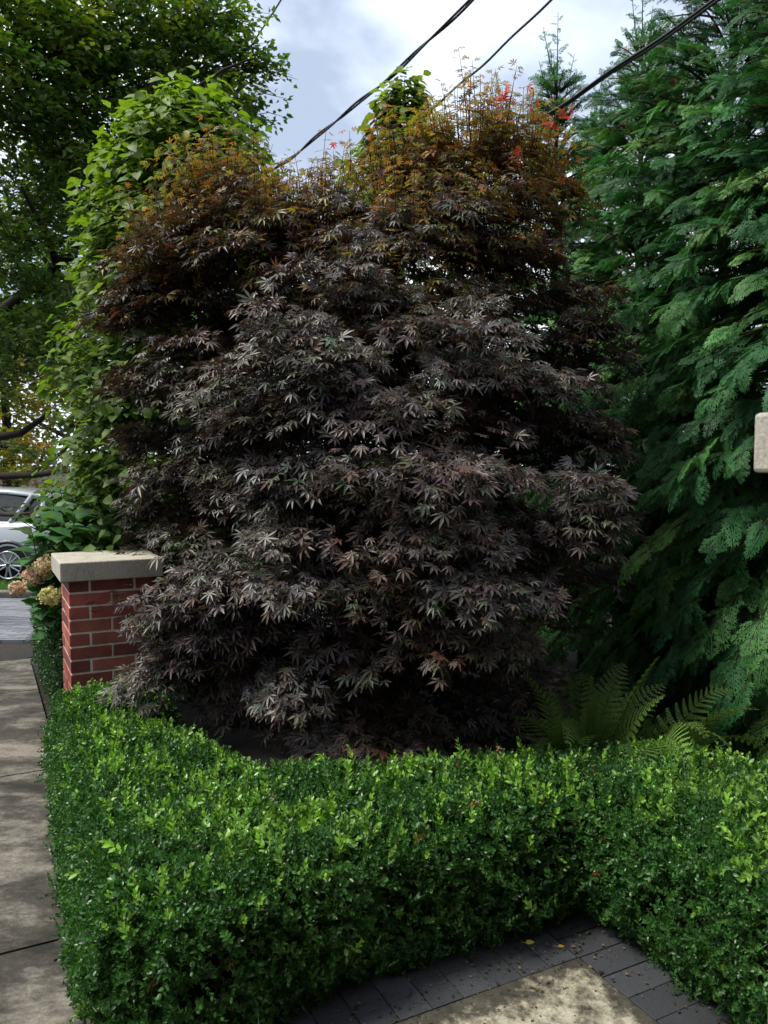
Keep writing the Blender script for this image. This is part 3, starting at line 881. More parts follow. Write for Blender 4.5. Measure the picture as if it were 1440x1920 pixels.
# stems
a = Acc()
bark = np.array((0.055, 0.045, 0.038))
a.tube([mb + V3(0, 0, -.05), mb + V3(.01, 0, .15), mb + V3(.02, 0, .35)], [.075, .06, .055], 10, bark)
a.build('trunk', M_bark, maple)
for (px, py, dep, rpx) in LOBES[::2]:
    c = at(px, py, dep)
    s = np.linspace(0, 1, 7)[:, None]
    p0 = mb + V3(.02, 0, .3); mid = (p0 + c) / 2 + V3(0, .1, .15) ; pts = (1 - s) ** 2 * p0 + 2 * s * (1 - s) * mid + s * s * c
    b = Acc(); b.tube(pts, np.linspace(.032, .008, 7), 7, bark); b.build('limb', M_bark, maple)

# ------------------------------------------------------------------ CYPRESS SCREEN
THU = [(0.014, 0.072, 0.034), (0.020, 0.098, 0.044), (0.034, 0.13, 0.052), (0.018, 0.082, 0.046), (0.055, 0.165, 0.06)]
THU = np.array(THU) * np.array((1.75, 1.4, 1.0)); TWT = [.27, .28, .2, .17, .08]
def conifer(base, H, Rb, label, n_limb, seed, zmin=.25, lean=(0, 0), face=-1.9, power=.75, spray=(.10, .185), dens=1.0):
    r = np.random.default_rng(seed)
    base = V3(*base)
    t = thing('cypress_tree', base, label, 'tree', 'cypress screen trees')
    A = Acc(); top = base + V3(lean[0], lean[1], H)
    s = np.linspace(0, 1, 9)[:, None]
    b = Acc(); b.tube(base + (top - base) * s * .93, np.linspace(.075, .006, 9), 8, (0.07, 0.05, 0.035)); b.build('trunk', M_bark, t)
    P = []; F = []; NO = []; SC = []; C = []
    for i in range(n_limb):
        f = r.random() ** .85 * .92
        z = zmin + (H - zmin) * f
        rad = Rb * (max(0.0, 1 - (z / H) ** 1.7) ** power) * r.uniform(.68, 1.1) + .07
        az = r.normal(face, 1.05) if r.random() < .82 else r.uniform(0, 6.28)
        o = V3(math.cos(az), math.sin(az), 0)
        st = base + (top - base) * (z / H)
        up = .15 + .75 * f + r.normal(0, .12)
        k = 7
        q = np.linspace(0, 1, k)
        pts = st + o * (q * rad)[:, None] + V3(0, 0, 1) * (rad * (up * q - (.62 - .35 * f) * q ** 2.3))[:, None]
        side = np.cross(o, V3(0, 0, 1))
        pts = pts + side * (r.normal(0, .12) * q ** 2 * rad)[:, None]
        A.tube(pts[1:], np.linspace(.010, .0025, k - 1), 3, (0.075, 0.048, 0.03))
        m = max(6, int(rad * 34 * dens))
        hue = THU[r.choice(len(THU), p=TWT)] * r.uniform(.75, 1.25)
        roll = r.normal(0, .45)
        nlimb = nrm(V3(0, 0, 1) * (1 - .55 * f) + o * (.35 + .4 * f) + side * roll)
        for j in range(m):
            x = r.uniform(.22, 1.0) ** .8
            p = np.array([np.interp(x, q, pts[:, d]) for d in range(3)])
            tg = nrm(np.array([np.interp(min(1, x + .08), q, pts[:, d]) - np.interp(max(0, x - .08), q, pts[:, d]) for d in range(3)]))
            sg = 1 if j % 2 else -1
            d = tg * r.uniform(.6, 1.1) + side * sg * r.uniform(.3, .9) * (1.15 - x * .6) + V3(0, 0, r.normal(-.12 + .3 * f, .15))
            if x > .95: d = tg
            P.append(p); F.append(d); NO.append(nlimb + r.normal(0, .25, 3)); SC.append(r.uniform(*spray) * (1.05 - .25 * x) * (1.0 - .35 * f))
            C.append(hue * r.uniform(.8, 1.2) if r.random() > .035 or x > .6 else np.array((.13, .075, .03)))
    # leader shoots at the very top
    for i in range(14):
        az = r.uniform(0, 6.28); o = V3(math.cos(az), math.sin(az), 0)
        x0 = 1 - .06 - .18 * r.random() if i else .93
        st = base + (top - base) * x0; ln = (.50 if i == 0 else r.uniform(.22, .50)) * H / 4.7
        dr = nrm(V3(0, 0, 1) + o * (.0 if i == 0 else r.uniform(.15, .5)))
        en = st + dr * ln + V3(0, 0, .05)
        A.tube([st, (st + en) / 2 + o * .015, en], [.006, .004, .0016], 4, (.05, .08, .035))
        m = int(ln / .032)
        for j in range(m):
            xx = .15 + .85 * j / m; a2 = j * 2.4 + r.normal(0, .3)
            oo = V3(math.cos(a2), math.sin(a2), 0)
            P.append(st + (en - st) * xx); F.append(oo * .9 + dr * r.uniform(.5, 1.1)); NO.append(r.normal(0, .5, 3) + dr - oo * .5)
            SC.append(r.uniform(.07, .15) * (1.15 - .75 * xx)); C.append(THU[1] * r.uniform(.9, 1.3))
    P, F, NO, SC, C = map(np.array, (P, F, NO, SC, C))
    wh = r.integers(0, len(SPRAY), len(P))
    for k in range(len(SPRAY)):
        m = wh == k
        tipw = np.tile(np.array([(.75, .75, .8), (.95, .95, .95), (2.0, 1.6, 1.35), (.95, .95, .95)]), (len(SPRAY[k][0]) // 4, 1))
        A.scatter(SPRAY[k], P[m], F[m], NO[m], SC[m], C[m], tipw)
    A.build('crown', M_thuja, t)
    return t

def xy(px, d): return ((px - 720) / FPX * d, d)
conifer((*xy(1035, 6.4), 0), 4.75, .95, 'slender cypress with a thin feathery tip, nearest to the maple top', 360, 31, power=1.1)
conifer((*xy(1190, 5.8), 0), 4.70, 1.0, 'cypress with a feathery leader crossing the bundled cable', 460, 32, power=1.0)
conifer((*xy(1115, 7.2), 0), 4.7, 1.0, 'cypress set back between the two feathery leaders', 330, 35, power=.9)
conifer((*xy(1268, 6.6), 0), 4.75, 1.0, 'cypress set back behind the cable, left of the tallest one', 330, 36, power=.9)
conifer((*xy(1340, 5.1), 0), 5.3, 1.15, 'tall dark cypress reaching past the picture top, behind the ferns', 520, 33, spray=(.12, .21), dens=.85, lean=(.05, 0))
conifer((*xy(1560, 4.3), 0), 4.6, 1.15, 'nearest cypress, its low green sprays hanging beside the pale pier cap', 520, 34, spray=(.14, .25), dens=.75, face=-2.4)

# ------------------------------------------------------------------ BROAD-LEAVED COLUMN (hornbeam) BEHIND THE PILLAR
OV = [tpl_oval(.34, .10, .18), tpl_oval(.38, .06, .30), tpl_oval(.32, .14, .08, .02)]
def column_tree(base, H, prof, n, label, seed, leaf=(.045, .082), cols=None, face=-1.7, topc=None):
    r = np.random.default_rng(seed)
    base = V3(*base)
    t = thing('hornbeam_tree', base, label, 'tree')
    A = Acc()
    b = Acc(); s = np.linspace(0, 1, 8)[:, None]
    b.tube(base + V3(0, 0, H * .93) * s, np.linspace(.06, .008, 8), 8, (.09, .08, .065)); b.build('trunk', M_bark, t)
    hs, rs = zip(*prof)
    P = []; F = []; NO = []; SC = []; C = []
    nt_ = n // 11
    for i in range(nt_):
        f = r.random() ** .9
        z = .25 + (H - .25) * f
        rad = np.interp(z, hs, rs)
        az = r.normal(face, 1.2) if r.random() < .85 else r.uniform(0, 6.28)
        o = V3(math.cos(az), math.sin(az), 0)
        r1 = rad * (r.uniform(.68, 1.06) + .13 * math.sin(3 * az + 2.6 * z) * math.sin(4.1 * z + az)); r0 = r1 * r.uniform(.3, .6)
        st = base + V3(0, 0, z - .10) + o * r0; en = base + V3(0, 0, z + .10 * r.normal(.6, .6)) + o * r1
        A.tube([st, (st + en) / 2 + V3(0, 0, .02), en], [.005, .0035, .0015], 3, (.06, .05, .035))
        side = np.cross(o, V3(0, 0, 1))
        for j in range(11):
            x = r.uniform(.25, 1.05)
            p = st + (en - st) * x + side * r.normal(0, .05) + V3(0, 0, r.normal(0, .05))
            sg = 1 if j % 2 else -1
            d = o * r.uniform(.3, 1) + side * sg * r.uniform(.2, 1.0) + V3(0, 0, r.normal(-.25, .3))
            P.append(p); F.append(d); NO.append(V3(0, 0, .9) + o * r.uniform(.1, .9) + r.normal(0, .25, 3))
            SC.append(r.uniform(*leaf) * (1 + .25 * f))
            k = np.clip(.25 + .8 * f + r.normal(0, .22), 0, 1)
            C.append((1 - k) * np.array(cols[0]) + k * np.array(cols[1]))  # leaves brighter with height: light at top, shade below put into the colour
    # upright shoots on the crown top
    for i in range(int(n / 260)):
        az = r.uniform(0, 6.28); o = V3(math.cos(az), math.sin(az), 0)
        z = H * r.uniform(.78, .98); rad = np.interp(z, hs, rs) * r.uniform(.3, 1)
        st = base + V3(0, 0, z) + o * rad; ln = r.uniform(.10, .24)
        en = st + V3(0, 0, ln) + o * .04
        A.tube([st, en], [.003, .0012], 3, (.09, .08, .04))
        for j in range(8):
            x = j / 7; a2 = j * 2.4
            oo = V3(math.cos(a2), math.sin(a2), 0)
            P.append(st + (en - st) * x); F.append(oo + V3(0, 0, .35)); NO.append(V3(0, 0, .8) - oo * .2 + r.normal(0, .2, 3)); SC.append(r.uniform(.05, .09)); C.append(np.array(cols[1]) * r.uniform(.9, 1.25))
    P, F, NO, SC, C = map(np.array, (P, F, NO, SC, C))
    wh = r.integers(0, 3, len(P))
    for k in range(3):
        m = wh == k
        A.scatter(OV[k], P[m], F[m], NO[m], SC[m], C[m])
    A.build('crown', M_horn, t)
    return t
column_tree((-1.25, 5.15, 0), 3.70, [(0, .75), (.8, .86), (1.5, .84), (2.4, .78), (3.0, .68), (3.35, .53), (3.58, .34), (3.70, .10)], 20000,
            'broad green hornbeam column standing behind the brick pillar and the maple', 41, cols=[(0.016, 0.052, 0.018), (0.13, 0.21, 0.026)])
column_tree((0.15, 6.6, 0), 4.45, [(0, .7), (1.5, .9), (3.0, .8), (3.8, .5), (4.45, .08)], 5200,
            'pale green hornbeam top rising behind the maple crown', 42, leaf=(.06, .1), cols=[(0.04, 0.09, 0.02), (0.13, 0.19, 0.035)])

# ------------------------------------------------------------------ BIG TREES TO THE LEFT AND BEHIND
OV2 = [tpl_oval2(.33, .10, .12), tpl_oval2(.36, .02, .25), tpl_oval2(.30, .16, .0)]
def leafy_tree(name, base, label, lobes, leaf, cols, n, seed, trunk=None, limbs=(), flat=.35, group=None, twigs=True, mat=None):
    """lobes: (x, y, z, radius, weight) world ellipsoids that carry layered leaf sprays"""
    r = np.random.default_rng(seed)
    base = V3(*base)
    t = thing(name, base, label, 'tree', group)
    bc = (.032, .027, .022)
    if trunk is not None:
        b = Acc(); b.tube(trunk[0], trunk[1], 10, bc); b.build('trunk', M_bark, t)
    for pts, rad in limbs:
        b = Acc(); b.tube(pts, rad, 7, bc); b.build('limb', M_bark, t)
    A = Acc()
    w = np.array([l[4] for l in lobes], float); w /= w.sum()
    cols = np.array(cols)
    per = 26
    for (x, y, z, rr, _), ww in zip(lobes, w):
        k = int(n * ww / per)
        u = nrm(r.normal(0, 1, (k, 3))); c = V3(x, y, z) + u * (rr * r.random((k, 1)) ** .45) * V3(1, 1, .85)
        out_ = nrm(c - V3(base[0], base[1], z - rr * .5))
        for i in range(k):
            d = nrm(out_[i] + u[i] * .8 + r.normal(0, .5, 3)); d[2] = d[2] * .35 + .05; d = nrm(d)
            side = nrm(np.cross(d, V3(0, 0, 1)) + V3(0, 0, r.normal(0, .3)))
            up = nrm(np.cross(side, d))
            ln = leaf * r.uniform(4, 8)
            q = r.random(per)
            sg = np.where(np.arange(per) % 2, 1, -1)
            spread = r.random(per) * leaf * 2.2 * (1 - q * .6)
            p = c[i] + d * (q * ln)[:, None] + side * (sg * spread)[:, None] + up * r.normal(0, leaf * flat, per)[:, None] - V3(0, 0, 1) * (q ** 2 * ln * .2)[:, None]
            f = d * r.uniform(.3, 1, per)[:, None] + side * (sg * r.uniform(.2, 1, per))[:, None] + r.normal(0, .35, (per, 3))
            no = up + r.normal(0, .4, (per, 3))
            cc = cols[r.integers(0, len(cols))] * r.uniform(.75, 1.25, per)[:, None]
            A.scatter(OV2[i % 3], p, f, no, leaf * r.uniform(.75, 1.2, per), cc)
            if twigs: A.tube([c[i] - d * ln * .3, c[i] + d * ln * .5, c[i] + d * ln - V3(0, 0, ln * .2)], [.006, .004, .0015], 3, bc)
    A.build('crown', mat or M_beech, t)
    return t
def lob(px, py, d, rp, w=1.0):
    p = at(px, py, d); return (p[0], p[1], p[2], rp / FPX * d, w)
BL = [lob(40, 50, 6.2, 110, 1.2), lob(170, 40, 6.6, 120, 1.2), lob(300, 50, 7.2, 105, 1.1), lob(380, 45, 7.4, 48, .4), lob(440, 125, 7.4, 32, .25), lob(420, 210, 7.2, 45, .25), lob(60, 200, 6.4, 120, 1.2), lob(190, 200, 6.9, 120, 1.2),
      lob(330, 150, 7.4, 90, .8), lob(250, 300, 7.2, 90, .7), lob(60, 350, 7.3, 110, 1.0), lob(150, 400, 7.6, 80, .55), lob(30, 490, 7.8, 85, .6), lob(70, 620, 7.5, 80, .8), lob(20, 640, 7.2, 75, .75), lob(140, 560, 8.2, 60, .3),
      lob(-60, 120, 5.8, 150, 1), lob(-90, 400, 6.2, 150, .9), lob(30, 955, 6.0, 40, .04), lob(-10, 860, 7.0, 50, .06), lob(-60, 700, 6.5, 100, .5), lob(330, 340, 8.4, 100, .5), lob(50, 470, 6.2, 75, .35), lob(20, 590, 6.0, 60, .3), lob(90, 560, 6.9, 60, .25), lob(110, 330, 6.4, 80, .5)]
def P3(*l): return [at(*p) for p in l]
def P3n(*l): return [at(a_, b_, c_ - 1.3) for a_, b_, c_ in l]
bt = V3(-6.0, 8.6, float(gz(8.6)))
limbs = [
    (P3n((-180, 720, 8.6), (-20, 600, 8.2), (60, 540, 8.0), (110, 492, 7.8), (138, 478, 7.7), (165, 410, 7.7), (195, 340, 7.7), (240, 240, 7.6), (300, 130, 7.6)), [.06, .05, .043, .04, .035, .03, .024, .018, .009]),
    (P3n((104, 488, 7.8), (90, 440, 7.6), (66, 400, 7.4), (40, 350, 7.2)), [.035, .028, .02, .01]),
    (P3n((-160, 860, 8.4), (-20, 822, 8.2), (40, 812, 8.0), (75, 788, 7.9), (95, 770, 7.9)), [.05, .04, .03, .02, .01]),
    (P3n((-160, 905, 7.4), (0, 893, 7.2), (70, 890, 7.1), (118, 884, 7.0), (150, 880, 6.9)), [.034, .028, .022, .015, .007]),
    (P3n((80, 540, 8.0), (120, 545, 8.3), (150, 510, 8.6), (200, 420, 9.0)), [.05, .045, .035, .015]),
    (P3n((240, 240, 7.6), (330, 190, 7.5), (420, 130, 7.5), (470, 110, 7.5)), [.03, .02, .012, .005]),
    (P3n((-40, 960, 6.4), (20, 965, 6.1), (60, 962, 6.0)), [.02, .014, .006]),
]
leafy_tree('beech_tree', bt, 'large beech overhanging from the left with dark spreading limbs', BL, .062,
           [(0.048, 0.105, 0.026), (0.040, 0.092, 0.026), (0.070, 0.13, 0.026), (0.12, 0.165, 0.028), (0.05, 0.09, 0.026)], 42000, 51,
           trunk=(np.array([bt + V3(0, 0, -.1), bt + V3(.05, -.1, 1.0), bt + V3(.1, -.2, 2.6), bt + V3(.3, -.5, 4.5), bt + V3(.6, -.9, 6.5)]), [.34, .27, .24, .18, .08]), limbs=limbs)
g0 = float(gz(20))
def back_tree(px, d, ztop, rad, label, cols, seed, n=5000, leaf=.14, zlow=1.2):
    x = (px - 720) / FPX * d
    b = V3(x, d, float(gz(d)))
    r = np.random.default_rng(seed)
    lo = []
    for i in range(9):
        a = r.uniform(0, 6.28); z = zlow + (ztop - zlow) * (i + .5) / 9
        k = rad * (1 - .55 * abs((i - 3) / 6)) * .62
        lo.append((x + math.cos(a) * rad * .4, d + math.sin(a) * rad * .4, z, k, 1))
    lm = []
    for i in range(4):
        a = i * 1.57 + .4; st = b + V3(0, 0, zlow + .6 + i * .5); en = st + V3(math.cos(a) * rad * .7, math.sin(a) * rad * .7, 1.4)
        lm.append((np.array([st, (st + en) / 2 + V3(0, 0, -.1), en]), [.09, .06, .02]))
    leafy_tree('street_tree', b, label, lo, leaf, cols, n, seed, trunk=(np.array([b, b + V3(.05, 0, ztop * .4), b + V3(0, 0, ztop * .85)]), [.2, .15, .04]), limbs=lm, twigs=False)
YG = [(0.20, 0.20, 0.03), (0.15, 0.17, 0.03), (0.30, 0.20, 0.03), (0.09, 0.12, 0.025)]
DG = [(0.04, 0.07, 0.02), (0.06, 0.09, 0.02), (0.03, 0.06, 0.025)]
back_tree(15, 19.5, 4.9, 2.5, 'yellowing street tree glowing behind the parked car', YG, 61, 16000, .13, .9)
back_tree(-150, 24, 8.5, 3.6, 'dark street tree farther left behind the yellowing one', DG, 62, 5000, .2)
back_tree(150, 26, 7.6, 3.2, 'dull green street tree across the road behind the hornbeam', DG, 63, 5000, .2)
back_tree(480, 30, 8.0, 4.0, 'distant green tree hidden mostly by the maple crown', DG, 64, 4000, .24)
back_tree(1000, 32, 8.5, 4.4, 'distant green tree behind the cypress screen', DG, 65, 4000, .24)

# ------------------------------------------------------------------ HYDRANGEA BY THE PILLAR
def hydrangea():
    r = np.random.default_rng(71)
    b = V3(-1.95, 4.75, 0)
    t = thing('hydrangea_bush', b, 'hydrangea with green leaves and creamy pink flower heads behind the brick pillar', 'shrub')
    A = Acc(); W = Acc(); P = []; F = []; NO = []; SC = []; C = []
    tips = [at(70, 985, 4.6), at(110, 960, 4.7), at(150, 940, 4.8), at(60, 1000, 4.5), at(190, 970, 4.8), at(130, 1000, 4.6), at(230, 985, 4.7), at(90, 1015, 4.6), at(170, 1010, 4.65), at(210, 1015, 4.6), at(115, 925, 4.9), at(250, 1000, 4.8), at(70, 1060, 4.55), at(100, 1080, 4.6), at(85, 1040, 4.7),
            at(120, 980, 4.5), at(180, 1000, 4.45), at(100, 945, 4.6), at(225, 960, 4.5), at(140, 965, 4.4), at(160, 970, 4.9), at(200, 940, 4.9)]
    for e_ in tips:
        o = e_ - b; mid = b + o * .5 + V3(0, 0, .12)
        s = np.linspace(0, 1, 6)[:, None]; pts = (1 - s) ** 2 * b + 2 * s * (1 - s) * mid + s * s * e_
        W.tube(pts, np.linspace(.007, .0025, 6), 5, (.09, .06, .035))
        d = nrm(pts[-1] - pts[-3]); e1 = nrm(np.cross(d, V3(0, .3, 1))); e2 = np.cross(d, e1)
        for j in range(22):
            x = .45 + .55 * j / 21; p = np.array([np.interp(x, s[:, 0], pts[:, k]) for k in range(3)])
            az = j // 2 * 1.57 + (j % 2) * math.pi + r.normal(0, .2)
            q = e1 * math.cos(az) + e2 * math.sin(az)
            P.append(p); F.append(q + d * .5 + V3(0, 0, -.1)); NO.append(V3(0, -.2, 1) + d * .3 + r.normal(0, .25, 3)); SC.append(r.uniform(.10, .16))
            C.append(np.array((.06, .16, .055)) * r.uniform(.7, 1.3))
    P, F, NO, SC, C = map(np.array, (P, F, NO, SC, C)); wh = r.integers(0, 3, len(P))
    for k in range(3): A.scatter(OV[k], P[wh == k], F[wh == k], NO[wh == k], SC[wh == k], C[wh == k])
    A.build('foliage', M_horn, t); W.build('stems', M_bark, t)
    petal = tpl([(0, 0, 0), (.5, .55, .1), (0, 1, .05), (-.5, .55, .1)], [(0, 1, 2, 3)])
    for (px, py, d, rp, c) in [(66, 1078, 4.5, 21, (.85, .62, .52)), (32, 1102, 4.35, 13, (.85, .66, .50)), (95, 1118, 4.40, 19, (.70, .66, .32)), (84, 1060, 4.45, 18, (.80, .66, .44))]:
        h = Acc(); c0 = at(px, py, d); rr = rp / FPX * d
        n = 330
        u = nrm(r.normal(0, 1, (n, 3))); p = c0 + u * rr * r.uniform(.55, 1.12, (n, 1)) * V3(1.1, 1, .85) * (1 + .18 * np.sin(u[:, 0:1] * 7 + 1) * np.cos(u[:, 2:3] * 6))
        cc = np.array(c) * r.uniform(.6, 1.15, n)[:, None] * np.array([(1, 1, 1), (1, .93, .9), (.9, 1.0, .8)])[r.integers(0, 3, n)]
        for k in range(4):
            e1 = nrm(np.cross(u, V3(.2, .4, 1))); e2 = np.cross(u, e1); a = k * 1.57 + r.uniform(0, .3)
            h.scatter(petal, p, e1 * math.cos(a) + e2 * math.sin(a) + u * r.uniform(0, .9, (n, 1)), u + r.normal(0, .45, (n, 3)), .0095 * r.uniform(.6, 1.4, n), cc)
        h.tube([c0 - V3(0, 0, rr * .2), c0 + V3(0, .05, -rr * 1.4)], [.004, .004], 5, (.12, .16, .05))
        h.build('flower_head', M_petal, t)
hydrangea()

# ------------------------------------------------------------------ FERNS
def tpl_frond(seed):
    r = np.random.default_rng(seed)
    V = []; Q = []
    n = 19
    for i in range(n):
        y = .10 + .9 * i / n
        ln = .15 * math.sin(math.pi * min(1, (y + .12) / 1.12) ** .85) ** .8 * (1 - .3 * y) + .01
        for sg in (-1, 1):
            a = math.radians(72 - 25 * y) * sg
            d = np.array((math.sin(a), math.cos(a))); nn = np.array((d[1], -d[0]))
            k = max(3, int(ln / .0145))
            def z(x_, y_): return -.35 * x_ * x_ - .02 * abs(x_)
            for j in range(k):
                s = (j + .3) / k * ln
                pl = .022 * (1 - .75 * j / k) * (.5 + ln / .185 * .5) + .002
                for s2 in (-1, 1):
                    o = np.array((0, y)) + d * s
                    e0 = o + d * (ln / k * .74); tip = o + nn * s2 * pl + d * (ln / k * .6)
                    mid = o + nn * s2 * pl * .7 - d * .002
                    b = len(V)
                    for pnt in (o, mid, tip, e0): V.append((pnt[0], pnt[1], z(pnt[0], pnt[1]) + (0.004 if s2 > 0 else 0)))
                    Q.append((b, b + 1, b + 2, b + 3))
    return V, Q
FRD = [tpl_frond(i) for i in range(3)]
def fern(base, label, fronds, seed):
    r = np.random.default_rng(seed)
    b = V3(*base)
    t = thing('fern', b, label, 'fern', 'ferns behind the hedge')
    fronds = list(fronds) + [(np.array(t_) + r.normal(0, .15, 3) * V3(1, .8, .6), a_ * r.uniform(.8, 1.6)) for t_, a_ in list(fronds) * 2]
    for i, (tip, arch) in enumerate(fronds):
        tip = np.array(tip) - V3(0, 0, .07); arch = arch * 1.25; o = tip - b
        ln = np.linalg.norm(o) * 1.08
        V, Q = FRD[i % 3]; V = np.array(V)
        c1 = b + o * .45 + V3(0, 0, arch)
        s = np.clip(V[:, 1], 0, 1)[:, None]
        cen = (1 - s) ** 2 * b + 2 * s * (1 - s) * c1 + s * s * tip
        tan = nrm(2 * (1 - s) * (c1 - b) + 2 * s * (tip - c1))
        side = nrm(np.cross(tan, V3(r.normal(0, .5), r.normal(-.1, .5), 1))); up = np.cross(side, tan)
        w = cen + side * (V[:, 0:1] * ln) + up * (V[:, 2:3] * ln)
        A = Acc(); tone = r.uniform(.6, 1.2)
        A.add(w, Q, None, np.array((.115, .21, .045)) * tone)
        ss = np.linspace(0, 1, 10)[:, None]
        A.tube((1 - ss) ** 2 * b + 2 * ss * (1 - ss) * c1 + ss * ss * tip, np.linspace(.004, .001, 10), 4, (.10, .10, .03))
        A.build('frond', M_fern, t)
fern((*xy(1105, 3.25), 0), 'taller fern with upright arching fronds between the maple and the cypress',
     [(at(1060, 1212, 3.35), .18), (at(1018, 1290, 3.15), .16), (at(985, 1350, 3.0), .16), (at(1110, 1235, 3.45), .15), (at(1125, 1265, 3.2), .15), (at(1180, 1275, 3.5), .18), (at(1195, 1345, 3.1), .2), (at(1000, 1385, 2.95), .22), (at(1150, 1290, 3.3), .1), (at(1215, 1300, 3.4), .2), (at(1040, 1340, 2.98), .2)], 81)
fern((*xy(1215, 3.2), 0), 'spreading fern with pale green fronds arching over the hedge by the cypress sprays',
     [(at(1290, 1335, 3.1), .22), (at(1270, 1330, 3.2), .22), (at(1310, 1380, 2.95), .22), (at(1255, 1320, 3.2), .22), (at(1240, 1400, 2.85), .3), (at(1310, 1405, 2.85), .3), (at(1170, 1390, 2.9), .3), (at(1225, 1330, 3.35), .2), (at(1330, 1355, 3.3), .22)], 82)

